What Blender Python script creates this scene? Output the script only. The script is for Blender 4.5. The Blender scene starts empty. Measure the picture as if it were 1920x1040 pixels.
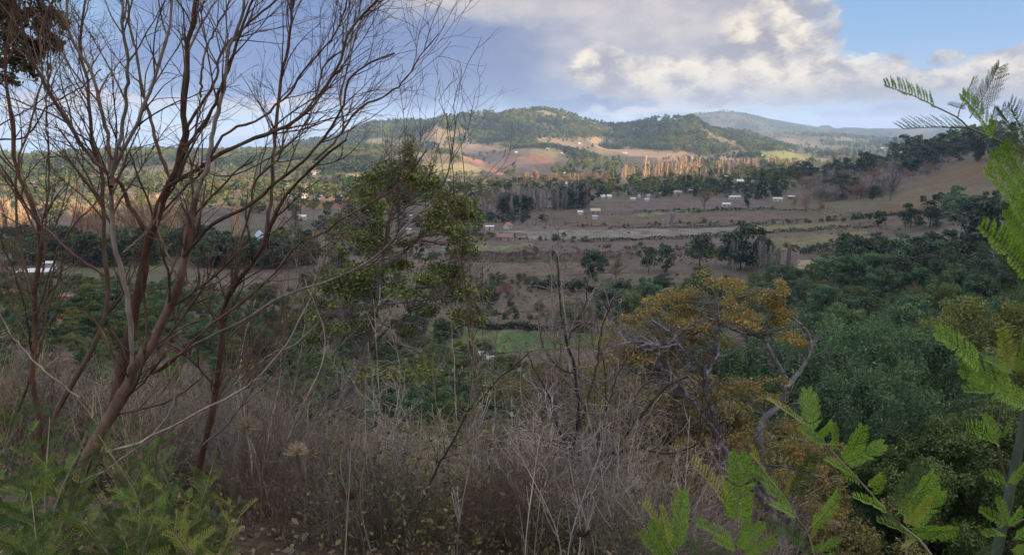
import bpy, math, random
import numpy as np
from math import radians, sin, cos, tan, atan, pi
rng = np.random.default_rng(7)
random.seed(7)
scene = bpy.context.scene
col = scene.collection

# ------------------------------------------------------------------ camera
PITCH = radians(10.36); FOC = 1450.0
cam_d = bpy.data.cameras.new('camera'); cam = bpy.data.objects.new('camera', cam_d); col.objects.link(cam)
cam_d.sensor_width = 36; cam_d.lens = 36 * FOC / 1920
cam_d.clip_start = 0.05; cam_d.clip_end = 60000
cam.location = (0, 0, 0); cam.rotation_euler = (pi/2 - PITCH, 0, 0)
scene.camera = cam
scene.view_settings.view_transform = 'Standard'; scene.view_settings.look = 'None'
scene.view_settings.gamma = 1; scene.view_settings.use_curve_mapping = False
scene.view_settings.exposure = 1.38
cy = scene.cycles
cy.max_bounces = 5; cy.diffuse_bounces = 3; cy.glossy_bounces = 2; cy.transmission_bounces = 3; cy.volume_bounces = 0; cy.transparent_max_bounces = 6
cy.use_denoising = True

# ------------------------------------------------------------------ sun direction (low, behind the camera to the right)
SUN_EL = radians(9.5); SUN_AZ = radians(122)          # clockwise from +Y
TO_SUN = np.array([sin(SUN_AZ)*cos(SUN_EL), cos(SUN_AZ)*cos(SUN_EL), sin(SUN_EL)])
sun_d = bpy.data.lights.new('sun', 'SUN'); sun_d.energy = 5.0; sun_d.angle = radians(0.53); sun_d.color = (1.0, .80, .58)
sun = bpy.data.objects.new('sun', sun_d); col.objects.link(sun)
sun.rotation_euler = (pi/2 - SUN_EL, 0, pi - SUN_AZ)
sun.location = (0, 0, 50)

# ------------------------------------------------------------------ node helpers
class NT:
    def __init__(s, nt): s.nt = nt; s.n = nt.nodes; s.l = nt.links
    def new(s, t, **kw):
        n = s.n.new(t)
        for k, v in kw.items(): setattr(n, k, v)
        return n
    def put(s, sock, v):
        if v is None: return
        if isinstance(v, bpy.types.NodeSocket): s.l.new(v, sock)
        elif isinstance(v, (tuple, list)) and len(v) == 3 and sock.type == 'RGBA': sock.default_value = (*v, 1)
        else: sock.default_value = v
    def math(s, op, a, b=None, c=None, clamp=False):
        n = s.new('ShaderNodeMath', operation=op, use_clamp=clamp)
        s.put(n.inputs[0], a); s.put(n.inputs[1], b); s.put(n.inputs[2], c); return n.outputs[0]
    def vmath(s, op, a, b=None, out=0):
        n = s.new('ShaderNodeVectorMath', operation=op); s.put(n.inputs[0], a)
        if op == 'SCALE': s.put(n.inputs['Scale'], b)
        else: s.put(n.inputs[1], b)
        return n.outputs[1] if op in ('LENGTH', 'DOT_PRODUCT') else n.outputs[0]
    def ramp(s, v, a, b, lo=0., hi=1., smooth=True):
        n = s.new('ShaderNodeMapRange', interpolation_type='SMOOTHSTEP' if smooth else 'LINEAR')
        s.put(n.inputs['Value'], v); s.put(n.inputs['From Min'], a); s.put(n.inputs['From Max'], b)
        s.put(n.inputs['To Min'], lo); s.put(n.inputs['To Max'], hi); return n.outputs[0]
    def noise(s, vec, scale, detail=4, rough=.55, dist=0., color=False):
        n = s.new('ShaderNodeTexNoise'); s.put(n.inputs['Vector'], vec); n.inputs['Scale'].default_value = scale
        n.inputs['Detail'].default_value = detail; n.inputs['Roughness'].default_value = rough; n.inputs['Distortion'].default_value = dist
        return n.outputs['Color' if color else 'Fac']
    def mix(s, f, a, b, mode='MIX'):
        n = s.new('ShaderNodeMix', data_type='RGBA', blend_type=mode)
        s.put(n.inputs[0], f); s.put(n.inputs[6], a); s.put(n.inputs[7], b); return n.outputs[2]
    def combine(s, x, y, z):
        n = s.new('ShaderNodeCombineXYZ'); s.put(n.inputs[0], x); s.put(n.inputs[1], y); s.put(n.inputs[2], z); return n.outputs[0]

# ------------------------------------------------------------------ sky
world = bpy.data.worlds.new('World'); scene.world = world; world.use_nodes = True
world.cycles.sampling_method = 'MANUAL'; world.cycles.sample_map_resolution = 256
w = NT(world.node_tree); w.n.clear()
wo = w.new('ShaderNodeOutputWorld'); bg = w.new('ShaderNodeBackground'); w.l.new(bg.outputs[0], wo.inputs[0])
sky = w.new('ShaderNodeTexSky', sky_type='NISHITA', sun_disc=False)
sky.sun_elevation = SUN_EL; sky.sun_rotation = SUN_AZ; sky.air_density = 1.0; sky.dust_density = .6; sky.ozone_density = 1.5
tc = w.new('ShaderNodeTexCoord'); D = tc.outputs['Generated']
sep = w.new('ShaderNodeSeparateXYZ'); w.l.new(D, sep.inputs[0]); X_, Y_, Z_ = sep.outputs
AZ = w.math('ARCTAN2', X_, Y_); EL = w.math('ARCSINE', Z_)
SKY_K = 0.10
def c_(rgb):  # a cloud colour given as it should look, turned into the world's radiance units
    f = 2**(-scene.view_settings.exposure)
    return tuple(((v/255)**2.2)*f/SKY_K for v in rgb)
def az(px): return atan((px-960)/FOC/cos(PITCH))
def el(py): return atan((520-py)/FOC) - PITCH
# soft warp of the cloud layout
Dn = w.vmath('MULTIPLY', D, (1, 1, 2.2))
warp = w.vmath('SUBTRACT', w.noise(Dn, 7, 5, .6, color=True), (.5, .5, .5))
wsep = w.new('ShaderNodeSeparateXYZ'); w.l.new(warp, wsep.inputs[0])
warp2 = w.vmath('SUBTRACT', w.noise(Dn, 34, 4, .6, color=True), (.5, .5, .5))
wsep2 = w.new('ShaderNodeSeparateXYZ'); w.l.new(warp2, wsep2.inputs[0])
def warped(k1, k2):
    a = w.math('ADD', AZ, w.math('ADD', w.math('MULTIPLY', wsep.outputs[0], k1), w.math('MULTIPLY', wsep2.outputs[0], k2)))
    e = w.math('ADD', EL, w.math('ADD', w.math('MULTIPLY', wsep.outputs[1], k1*.55), w.math('MULTIPLY', wsep2.outputs[1], k2*.8)))
    return a, e
A1, E1 = warped(.16, .03)
A2, E2 = warped(.05, .028)
def blob(px, py, rx, ry, soft=.5, soft_warp=True):
    a, e = (A1, E1) if soft_warp else (A2, E2)
    dx = w.math('MULTIPLY', w.math('SUBTRACT', a, az(px)), FOC/rx); dy = w.math('MULTIPLY', w.math('SUBTRACT', e, el(py)), FOC/ry)
    r = w.math('SQRT', w.math('ADD', w.math('MULTIPLY', dx, dx), w.math('MULTIPLY', dy, dy)))
    return w.ramp(r, 1+soft*.5, 1-soft*.5)
def union(ms):
    o = ms[0]
    for m in ms[1:]: o = w.math('MAXIMUM', o, m)
    return o
# cumulus relief: a bumpy density sampled twice, the difference lights the upper right of each puff
def density(vec):
    v = w.new('ShaderNodeTexVoronoi', feature='SMOOTH_F1'); w.put(v.inputs['Vector'], vec); v.inputs['Scale'].default_value = 15
    v.inputs['Smoothness'].default_value = .8; v.inputs['Detail'].default_value = 1.0; v.inputs['Roughness'].default_value = .5
    return w.math('ADD', w.math('MULTIPLY', v.outputs['Distance'], -.75), w.math('MULTIPLY', w.noise(vec, 20, 6, .62), 1.15))
Dw = w.vmath('ADD', w.vmath('MULTIPLY', D, (1, 1, 1.35)), w.vmath('SCALE', warp2, .03))
d0 = density(Dw); d1 = density(w.vmath('ADD', Dw, (.012, -.004, .024)))
relief = w.math('SUBTRACT', d0, d1)                     # positive on the lit side of a puff
n1 = w.noise(Dn, 9, 6, .58); n2 = w.noise(Dn, 3.2, 5, .55)

base = sky.outputs[0]
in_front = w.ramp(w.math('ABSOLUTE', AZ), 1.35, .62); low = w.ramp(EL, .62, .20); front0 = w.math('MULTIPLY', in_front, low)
blue = w.mix(w.math('MULTIPLY', front0, .88), base, c_((131, 174, 226)))
horizon_pale = w.ramp(EL, .0, .16, 1, 0)
blue = w.mix(w.math('MULTIPLY', horizon_pale, .75), blue, c_((182, 203, 232)))
# overall grey-blue stratus over the left and the middle
open_sky = union([blob(1790, -60, 340, 190, .14, False), blob(1640, 40, 150, 85, .16, False), blob(1950, 60, 330, 72, .15, False)])
gap = union([blob(860, 212, 170, 22, 1.2), blob(700, 222, 110, 22, 1.0), blob(430, 225, 210, 26, 1.4), blob(120, 150, 130, 28, 1.4), blob(150, 268, 250, 16, 1.4), blob(1480, 208, 200, 9, 1.2), blob(180, 20, 80, 60, 1.6)])
cover = w.ramp(w.noise(Dn, 1.9, 4, .55), .34, .50)       # broken cloud all round the rest of the sky
front = w.math('MULTIPLY', w.ramp(w.math('ABSOLUTE', AZ), .85, .62), w.ramp(EL, .30, .20))
cover = w.math('MAXIMUM', cover, front)
cover = w.math('MULTIPLY', cover, w.math('SUBTRACT', 1, w.math('MULTIPLY', open_sky, 1)))
cover = w.math('MULTIPLY', cover, w.math('SUBTRACT', 1, w.math('MULTIPLY', gap, .75)))
grey = w.mix(w.ramp(n1, .3, .7), c_((141, 156, 188)), c_((176, 183, 199)))
grey = w.mix(w.ramp(n2, .44, .60), grey, c_((160, 166, 198)))
dark = union([blob(880, 120, 190, 100, .9), blob(640, 60, 200, 80, 1.2), blob(560, 150, 150, 60, 1.3), blob(380, 70, 150, 80, 1.4), blob(1050, 185, 260, 16, 1.0)])
grey = w.mix(w.math('MULTIPLY', dark, .9), grey, c_((120, 134, 176)))
lmask = w.ramp(AZ, az(1080), az(560))
grey = w.mix(w.math('MULTIPLY', lmask, .5), grey, c_((110, 145, 203)))
creams = union([blob(1260, 60, 250, 100, .9), blob(1120, 10, 330, 46, 1.0), blob(1350, 110, 230, 80, .8), blob(1700, 165, 240, 34, .8), blob(820, 8, 120, 26, 1.3), blob(1480, 70, 60, 70, .9)])
tone = w.ramp(w.math('ADD', w.math('MULTIPLY', relief, .25), n1), .30, .74)
grey = w.mix(w.math('MULTIPLY', creams, .9), grey, w.mix(tone, c_((180, 178, 189)), c_((219, 210, 205))))
warm_l = union([blob(200, 205, 240, 18, 1.3), blob(330, 248, 300, 14, 1.3), blob(520, 195, 120, 15, 1.3), blob(1330, 205, 230, 9, 1.0), blob(700, 238, 120, 7, 1.0)])
grey = w.mix(w.math('MULTIPLY', warm_l, .8), grey, c_((228, 216, 212)))
# clouds outside the view are boosted and warmed to fill the shaded ground
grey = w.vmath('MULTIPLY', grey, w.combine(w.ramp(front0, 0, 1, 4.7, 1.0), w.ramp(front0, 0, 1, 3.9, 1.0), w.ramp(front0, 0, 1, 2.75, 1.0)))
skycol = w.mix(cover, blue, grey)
# lit cumulus heaps
heap = union([blob(1475, 100, 62, 40, .3, False), blob(1400, 70, 70, 50, .5, False), blob(1210, 152, 130, 38, .3, False), blob(1125, 130, 60, 36, .35, False), blob(1490, 60, 48, 46, .3, False), blob(1440, 18, 60, 22, .35, False), blob(1420, 140, 140, 52, .35, False), blob(1590, 136, 72, 22, .35, False),
              blob(1330, 165, 140, 34, .4, False), blob(1620, 170, 120, 26, .5, False), blob(1740, 128, 26, 12, .4, False), blob(1780, 165, 80, 22, .6, False), blob(1880, 140, 80, 20, .4, False), blob(1880, 180, 120, 22, .9, False)])
# the same kind of heaps round the rest of the horizon
heap_b = w.math('MULTIPLY', w.ramp(w.noise(Dn, 5, 5, .6), .5, .6), w.math('MULTIPLY', w.ramp(w.math('ABSOLUTE', AZ), .62, .85), w.ramp(EL, .3, .15)))
heap = w.math('MAXIMUM', heap, heap_b)
lit = w.ramp(relief, -.24, .28)
lit = w.math('MULTIPLY', lit, w.ramp(EL, el(200), el(140), .30, 1.0))
hc = w.mix(lit, c_((166, 163, 174)), c_((255, 241, 220)))
hc = w.vmath('SCALE', hc, w.ramp(front0, 0, 1, 3.2, 1.0))  # heaps out of view are brightened too, as added fill light
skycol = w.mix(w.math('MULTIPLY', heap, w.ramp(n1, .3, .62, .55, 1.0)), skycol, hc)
# pale haze at the very horizon
skycol = w.mix(w.ramp(EL, .055, -.01, 0, .35), skycol, c_((178, 190, 214)))
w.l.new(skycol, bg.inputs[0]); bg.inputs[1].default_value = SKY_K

# ------------------------------------------------------------------ numpy noise and terrain
_perm = np.random.default_rng(3).permutation(4096)
def _hash(ix, iy, s): return _perm[(_perm[(ix + s*131) & 4095] + iy) & 4095] / 4095.0
def vnoise(x, y, s=0):
    ix = np.floor(x).astype(np.int64); iy = np.floor(y).astype(np.int64); fx = x-ix; fy = y-iy
    fx = fx*fx*fx*(fx*(fx*6-15)+10); fy = fy*fy*fy*(fy*(fy*6-15)+10)
    a = _hash(ix, iy, s); b = _hash(ix+1, iy, s); c = _hash(ix, iy+1, s); d = _hash(ix+1, iy+1, s)
    return (a*(1-fx)+b*fx)*(1-fy) + (c*(1-fx)+d*fx)*fy
def fbm(x, y, o=4, s=0, g=.5):
    t = 0; a = 1; n = 0
    for k in range(o): t = t + a*vnoise(x*2**k, y*2**k, s+k); n += a; a *= g
    return t/n
def ridged(x, y, o=3, s=0):
    t = 0; a = 1; n = 0
    for k in range(o): t = t + a*(1-np.abs(2*vnoise(x*2**k, y*2**k, s+k)-1)); n += a; a *= .5
    return t/n
def sstep(a, b, x):
    t = np.clip((x-a)/(b-a), 0, 1); return t*t*(3-2*t)
HY = 255.0
def zratio(py): return np.tan(np.arctan((520-np.asarray(py, float))/FOC) - PITCH)          # Z/Y seen at row py
def uratio(px, py):
    return (np.asarray(px, float)-960)/FOC*(cos(PITCH) - zratio(py)*sin(PITCH))              # X/Y
U = lambda px: (px-960)/FOC
TPX = np.array([-500, 0, 250, 500, 800, 1200, 1500, 1700, 1920, 2300])
TAB = {
 1.5: [-1.7]*10,
 3:   [-2.0, -2.0, -2.0, -2.1, -2.2, -2.3, -2.3, -2.3, -2.3, -2.2],
 6:   [-2.8, -2.9, -3.0, -3.1, -3.3, -3.5, -3.7, -3.8, -3.7, -3.4],
 12:  [-5, -5.2, -5.5, -5.8, -6.3, -7.0, -8.0, -8.4, -8.2, -7.5],
 20:  [-8.5, -8.8, -9.2, -9.7, -10.6, -12, -14, -14.8, -14.3, -12.5],
 32:  [-13, -13.5, -14, -15, -17, -19, -22, -22.5, -22, -19],
 55:  [-20, -21, -22, -24, -27, -30, -33, -32, -31, -27],
 90:  [-26, -28, -30, -34, -41, -44, -44, -41, -38, -33],
 140: [-31, -35, -38, -44, -52, -55, -52, -47, -42, -35],
 210: [-38, -43, -46, -52, -60, -60, -58, -52, -45, -33],
 300: [-46, -50, -52, -56, -60, -60, -60, -55, -45, -26],
 420: [-52, -56, -58, -59, -60, -60, -60, -56, -44, -18],
 560: [-54, -58, -60, -60, -60, -60, -60, -53, -34, -4],
 700: [-54, -58, -60, -60, -60, -60, -58, -45, -16, 14],
 820: [-52, -57, -60, -60, -60, -60, -56, -38, -4, 26],
 950: [-48, -55, -59, -60, -60, -60, -52, -24, 4, 28],
 1200:[-40, -50, -56, -60, -60, -60, -56, -40, -14, 10],
 1600:[-40, -48, -54, -60, -60, -60, -60, -58, -50, -40],
 2500:[-60, -60, -60, -60, -60, -60, -60, -60, -60, -60],
 4000:[-160, -160, -160, -160, -120, -60, -60, -60, -60, -60],
 9000:[-420, -420, -420, -420, -300, -120, -60, -60, -60, -60]}
_ky = np.array(sorted(TAB)); _tv = np.array([TAB[k] for k in sorted(TAB)], float)
_gy = np.linspace(math.log(1.0), math.log(12000), 500); _gu = np.linspace(U(-500), U(2300), 260)
_t1 = np.array([np.interp(_gy, np.log(_ky), _tv[:, j]) for j in range(len(TPX))]).T
_t2 = np.array([np.interp(_gu, U(TPX), _t1[i]) for i in range(len(_gy))])
def _blur(a, n, axis):
    k = np.hanning(n+2)[1:-1]; k /= k.sum(); p = np.pad(a, [(n//2, n//2) if i == axis else (0, 0) for i in range(2)], mode='edge')
    return np.apply_along_axis(lambda m: np.convolve(m, k, 'valid'), axis, p)
_t2 = _blur(_blur(_t2, 17, 0), 25, 1)
def table_z(x, y):
    yy = np.clip(y, 1.01, 11900); ly = (np.log(yy)-_gy[0])/(_gy[1]-_gy[0]); lu = np.clip((x/np.maximum(yy, 1.01)-_gu[0])/(_gu[1]-_gu[0]), 0, len(_gu)-1.001)
    lu = np.where(y < 3, np.clip((x/3-_gu[0])/(_gu[1]-_gu[0]), 0, len(_gu)-1.001), lu)
    i = ly.astype(int); j = lu.astype(int); f = ly-i; g = lu-j; i = np.clip(i, 0, len(_gy)-2)
    return (_t2[i, j]*(1-f)+_t2[i+1, j]*f)*(1-g) + (_t2[i, j+1]*(1-f)+_t2[i+1, j+1]*f)*g
# hill ranges: distance, front width, back width, profile [(px, py)...], spur noise (size x, size y, amount)
RANGES = [
 (2000, 1150, 900, [(-500,312),(0,309),(60,303),(130,294),(200,291),(300,287),(400,290),(500,286),(560,281),(640,276),(700,279),(800,294),(880,332)], (230, 480, 46)),
 (1700, 420, 500, [(560,345),(640,297),(700,288),(760,285),(860,289),(900,303),(950,331)], (120, 300, 5)),
 (3000, 1000, 1200, [(400,300),(520,285),(560,270),(640,248),(700,233),(760,229),(800,228),(860,226),(920,218),(980,211),(1020,206),(1060,212),(1100,226),(1150,236),(1200,238),(1235,233),(1262,229),(1320,240),(1380,253),(1450,272),(1520,291),(1600,325)], (390, 1000, 185)),
 (2500, 420, 500, [(930,318),(985,264),(1010,251),(1060,263),(1130,276),(1200,291),(1300,300),(1400,322)], (130, 400, 30)),
 (2350, 650, 500, [(1240,330),(1300,292),(1380,280),(1450,279),(1510,294),(1570,318)], (190, 500, 52)),
 (6500, 1500, 2000, [(1000,330),(1100,300),(1200,246),(1270,226),(1310,213),(1350,208),(1400,212),(1440,221),(1480,229),(1560,241),(1620,241),(1700,240),(1800,238),(1920,232),(2300,226)], (560, 1500, 220)),
 (4500, 1100, 1200, [(1380,300),(1430,256),(1470,250),(1560,253),(1650,260),(1750,266),(1800,268),(1920,262),(2300,250)], (300, 900, 60)),
]
RIDGE = [(-1500,-900,30), (-700,-550,46), (-250,-330,52), (60,-230,62), (330,-40,78), (500,220,86), (600,500,74), (690,760,30), (800,1050,0), (900,1400,-30)]
def height(x, y):
    x = np.asarray(x, float); y = np.asarray(y, float)
    z = table_z(x, y); yy = np.maximum(y, 1.0); u = x/yy
    near = sstep(1.5, 30, y)
    z = z + near*(fbm(x/9, y/9, 3, 11)-.5)*np.clip(y/60, .3, 1.6) + (fbm(x/60, y/60, 3, 15)-.5)*2.2*sstep(40, 200, y)*(1-.75*sstep(-57.5, -59.5, z))
    for D0, wf, wb, prof, (sx, sy, am) in RANGES:
        p = np.array(prof, float); zr = D0*zratio(p[:, 1]); ur = uratio(p[:, 0], p[:, 1])
        top = np.interp(u, ur, zr, left=zr[0], right=zr[-1])
        t = np.where(y < D0, 1-(D0-y)/wf, 1-(y-D0)/wb); s = sstep(0, 1, t); s = s*.55+np.clip(t, 0, 1)*.45
        edge = sstep(ur[0]-.03, ur[0]+.02, u)*(1-sstep(ur[-1]-.02, ur[-1]+.03, u)) if prof[0][0] > -400 and prof[-1][0] < 2200 else 1.0
        hgt = np.maximum(top+62, 0)*s*edge
        wx = (fbm(x/(sx*2.2), y/(sy*.6), 3, 31)-.5)*1.4
        rd = ridged(x/sx+wx, y/sy, 3, int(D0) % 17)-.62
        fade = 4*s*(1-s)*np.clip(hgt/60, 0, 1)
        zz = -62 + hgt + rd*am*fade + (fbm(x/(sx*.3), y/(sx*.3), 3, 41)-.5)*am*.13*np.clip(s*1.5, 0, 1)*(1-.6*sstep(.9, 1., s))*edge
        z = np.maximum(z, np.where(hgt > .8, zz, -999.))
    # domed hill in the middle distance
    dx = (x-2080*U(1010))/125; dy = (y-2080)/230; r = np.sqrt(dx*dx+dy*dy)
    z = np.where(r < 1.4, np.maximum(z, -62+34*np.clip(1-r*r*.5, 0, 1)**1.1+(fbm(x/40, y/60, 3, 61)-.5)*4), z)
    # the hillside we stand on goes on behind and to the right, outside the view
    zb = np.full_like(z, -999.)
    for (x0, y0, h0), (x1, y1, h1) in zip(RIDGE[:-1], RIDGE[1:]):
        ex, ey = x1-x0, y1-y0; t = np.clip(((x-x0)*ex+(y-y0)*ey)/(ex*ex+ey*ey), 0, 1)
        d = np.hypot(x-x0-ex*t, y-y0-ey*t); h = h0+(h1-h0)*t
        zb = np.maximum(zb, h-(np.sqrt(d*d+50**2)-50)*.5)
    zb += (fbm(x/70, y/70, 3, 71)-.5)*9*sstep(40, 120, np.hypot(x, y))
    k = 5.0; m = np.maximum(z, zb)
    front = (x/np.maximum(y, 1e-3) < .8) & (y > 2)
    zb = np.where(front, np.minimum(zb, z-1+400*np.clip(x/np.maximum(y, 1e-3)-.67, 0, 1)*np.clip(y/200, .02, 1)), zb)
    out = np.maximum(z, zb)
    r = np.hypot(x, y); return np.where(r < 2.0, np.minimum(out, -1.62), out)
def H(x, y): return float(height(np.array([x]), np.array([y]))[0])
def ray(px, py):
    """unit-depth world direction through a point of the photograph; times a distance ahead it is a place"""
    zr = float(zratio(py)); return np.array([(px-960)/FOC*(cos(PITCH)-zr*sin(PITCH)), 1.0, zr])
def at(px, py, Y): return ray(px, py)*Y
_ys = np.exp(np.linspace(math.log(2.5), math.log(9000), 1500))
def hit(px, py, ymin=0):
    """where the view ray meets the ground"""
    d = ray(px, py); z = height(d[0]*_ys, _ys); below = (z >= d[2]*_ys) & (_ys > ymin); i = int(np.argmax(below))
    if not below.any(): return None
    Y = _ys[i]; return np.array([d[0]*Y, Y, z[i]])
def px_of(x, y, z):
    d = y*cos(PITCH)-z*sin(PITCH); v = y*sin(PITCH)+z*cos(PITCH); return 960+FOC*x/d, 520-FOC*v/d

# ------------------------------------------------------------------ object and mesh helpers
def tag(o, label=None, cat=None, group=None, kind=None):
    if label: o['label'] = label
    if cat: o['category'] = cat
    if group: o['group'] = group
    if kind: o['kind'] = kind
    return o
def mesh_np(name, V, F, mats, fmat=None, smooth=True, attr=None):
    """mesh from arrays; F is a list of (n,k) face arrays (k = 3 or 4)"""
    me = bpy.data.meshes.new(name)
    V = np.asarray(V, np.float32); Fs = [np.asarray(f, np.int32) for f in F if len(f)]
    nl = sum(f.size for f in Fs); nf = sum(len(f) for f in Fs)
    me.vertices.add(len(V)); me.vertices.foreach_set('co', V.ravel())
    me.loops.add(nl); me.loops.foreach_set('vertex_index', np.concatenate([f.ravel() for f in Fs]))
    me.polygons.add(nf); tot = np.concatenate([np.full(len(f), f.shape[1], np.int32) for f in Fs])
    me.polygons.foreach_set('loop_start', np.concatenate([[0], np.cumsum(tot)[:-1]]).astype(np.int32))
    for m in mats: me.materials.append(m)
    if fmat is not None: me.polygons.foreach_set('material_index', np.asarray(fmat, np.int32))
    me.polygons.foreach_set('use_smooth', np.full(nf, smooth))
    if attr is not None:
        for an, av in attr.items():
            a = me.attributes.new(an, 'FLOAT_COLOR', 'POINT'); c = np.ones((len(V), 4), np.float32); c[:, :av.shape[1]] = av
            a.data.foreach_set('color', c.ravel())
    me.update(); me.validate(); return me
def link(name, data, parent=None, loc=None, rotz=0):
    o = bpy.data.objects.new(name, data); col.objects.link(o); o.parent = parent
    if loc is not None: o.location = loc
    if rotz: o.rotation_euler = (0, 0, rotz)
    return o
MATS = {}
def mat(name, build):
    if name in MATS: return MATS[name]
    m = bpy.data.materials.new(name); m.use_nodes = True; t = NT(m.node_tree); t.n.clear()
    out = t.new('ShaderNodeOutputMaterial'); build(t, out); MATS[name] = m; return m
def principled(t, out, color, rough=.85, spec=.3, bump=None, bump_d=.02, bump_s=.5, **kw):
    p = t.new('ShaderNodeBsdfPrincipled'); t.put(p.inputs['Base Color'], color); t.put(p.inputs['Roughness'], rough)
    p.inputs['Specular IOR Level'].default_value = spec
    for k, v in kw.items(): t.put(p.inputs[k], v)
    if bump is not None:
        b = t.new('ShaderNodeBump'); t.put(b.inputs['Height'], bump); b.inputs['Distance'].default_value = bump_d; b.inputs['Strength'].default_value = bump_s
        t.l.new(b.outputs[0], p.inputs['Normal'])
    t.l.new(p.outputs[0], out.inputs[0]); return p
def objco(t): return t.new('ShaderNodeTexCoord').outputs['Object']

# ------------------------------------------------------------------ ground
def ground_mat(t, out):
    a = t.new('ShaderNodeAttribute', attribute_name='cover'); P = objco(t)
    big = t.noise(P, .05, 6, .65); fine = t.noise(P, .9, 5, .7); tiny = t.noise(P, 12, 3, .6)
    k = t.math('MULTIPLY', t.ramp(big, .25, .75, .72, 1.28, False), t.ramp(fine, .3, .7, .5, 1.5, False))
    k = t.math('MULTIPLY', k, t.ramp(tiny, .3, .7, .7, 1.3, False))
    c = t.vmath('SCALE', a.outputs['Color'], k)
    c = t.mix(t.ramp(t.noise(P, .16, 5, .6), .50, .64, 0, .5), c, (.075, .078, .034))
    principled(t, out, c, .95, .1, t.math('ADD', fine, t.math('MULTIPLY', tiny, .1)), .8, .6)
M_GROUND = mat('ground', ground_mat)
th = np.concatenate([np.arange(-180, -44, 4.), np.arange(-44, 44, .16), np.arange(44, 180, 4.)])
rr = np.concatenate([[.0, .8], np.exp(np.linspace(math.log(1.6), math.log(11500), 470))])
TH, RR = np.meshgrid(np.radians(th), rr)
GX, GY = RR*np.sin(TH), RR*np.cos(TH); GZ = height(GX, GY)
nx, ny = len(th), len(rr)
PX, PY = px_of(GX, np.maximum(GY, .1), GZ)
def cover_colors():
    C = np.empty(GX.shape+(3,)); C[:] = (.080, .064, .046)
    fl = sstep(110, 190, RR)[..., None]
    n = fbm(GX/45, GY/22, 4, 5)[..., None]; n2 = fbm(GX/130, GY/60, 3, 25)[..., None]
    floor = np.array((.105, .082, .070))*(.65+.7*n); floor = floor*(1-.5*sstep(.5, .62, n2))+np.array((.092, .088, .048))*.5*sstep(.5, .62, n2)
    C = C*(1-fl)+floor*fl
    hill = (sstep(-56, -46, GZ)*sstep(900, 1300, RR))[..., None]
    m = fbm(GX/160, GY/260, 4, 45)[..., None]
    hc = np.array((.075, .070, .035))*(1-sstep(.52, .60, m))+np.array((.20, .145, .085))*sstep(.52, .60, m)
    C = C*(1-hill)+hc*hill
    far = sstep(3800, 4300, GY)[..., None]; fm = fbm(GX/300, GY/500, 4, 52)[..., None]
    C = C*(1-far)+(np.array((.028, .036, .032))*(1-sstep(.55, .66, fm))+np.array((.10, .08, .06))*sstep(.55, .66, fm))*far
    def patch(px, py, rx, ry, c, y0=0, y1=1e9, k=1., rot=0):
        nonlocal C
        wob = (fbm(GX/60, GY/60, 3, 91)-.5)*.9; dx = PX-px; dy = PY-py; cr, sr = cos(rot), sin(rot)
        r = np.hypot((dx*cr+dy*sr)/rx, (-dx*sr+dy*cr)/ry)+wob
        mk = (sstep(1.12, .88, r)*k*((GY > y0) & (GY < y1)))[..., None]; C = C*(1-mk)+np.array(c)*mk
    RED, TAN, OCH, GRN, MAU = (.23, .115, .075), (.29, .19, .12), (.33, .26, .12), (.16, .17, .055), (.13, .095, .085)
    patch(230, 352, 420, 34, (.21, .155, .09), 520, 1700, .75); patch(480, 372, 300, 20, (.20, .16, .085), 640, 1500, .7); patch(820, 352, 140, 14, (.19, .16, .08), 800, 1500, .7); patch(1300, 335, 230, 12, (.19, .15, .09), 900, 1700, .7)
    patch(1080, 268, 100, 11, (.23, .155, .095), 1900, 3200, 1, .17); patch(1210, 288, 110, 8, TAN, 1900, 3200, 1, .14); patch(1330, 297, 90, 8, TAN, 1900, 3200, .9, .1)
    patch(1130, 258, 40, 6, TAN, 1900, 3200, .9); patch(905, 281, 34, 8, (.30, .19, .13), 1800, 3300, 1, .35); patch(950, 290, 120, 14, (.14, .10, .095), 1850, 3200, .8)
    patch(895, 303, 60, 6, (.32, .14, .085), 1200, 2000, 1, .5); patch(800, 283, 60, 5, TAN, 1200, 2000, 1, 0); patch(830, 318, 80, 12, OCH, 1100, 1900, .9)
    patch(1000, 308, 46, 18, RED, 1700, 2300, 1); patch(940, 315, 60, 16, (.17, .11, .095), 1500, 2300, .9); patch(1060, 285, 70, 8, (.22, .17, .08), 1700, 2300, .9)
    patch(1470, 290, 60, 9, (.22, .21, .07), 1700, 2700, 1); patch(1500, 300, 50, 6, (.28, .25, .1), 1500, 2700, 1); patch(1255, 288, 40, 6, TAN, 2000, 3100, .9)
    patch(1380, 268, 90, 5, (.20, .15, .08), 2000, 3100, .8, .1)
    patch(690, 330, 60, 6, OCH, 900, 1900, .8); patch(600, 383, 46, 7, RED, 500, 900, 1); patch(640, 372, 50, 6, (.38, .22, .13), 600, 1000, .9)
    patch(120, 385, 120, 10, (.38, .24, .12), 400, 900, .8); patch(40, 355, 50, 5, (.33, .2, .12), 500, 1500, .9); patch(560, 350, 70, 7, OCH, 600, 1500, .9)
    patch(400, 365, 120, 8, (.2, .17, .09), 500, 1500, .8); patch(20, 340, 40, 5, (.45, .28, .2), 600, 1500, .9)
    patch(1500, 250, 90, 9, (.13, .10, .075), 3800, 5200, .7); patch(1620, 262, 80, 7, (.2, .15, .1), 3800, 5200, .8)
    patch(1800, 335, 170, 26, (.11, .074, .044), 380, 1000, 1, -.42); patch(1790, 362, 120, 18, (.13, .098, .06), 300, 1000, .8, -.1)
    patch(1700, 315, 130, 22, (.125, .09, .105), 500, 1000, .8, -.3)
    patch(110, 590, 40, 18, (.30, .125, .06), 100, 300, 1); patch(125, 492, 32, 9, (.22, .17, .11), 200, 420, 1); patch(20, 545, 40, 8, (.28, .2, .14), 150, 330, .8)
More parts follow.
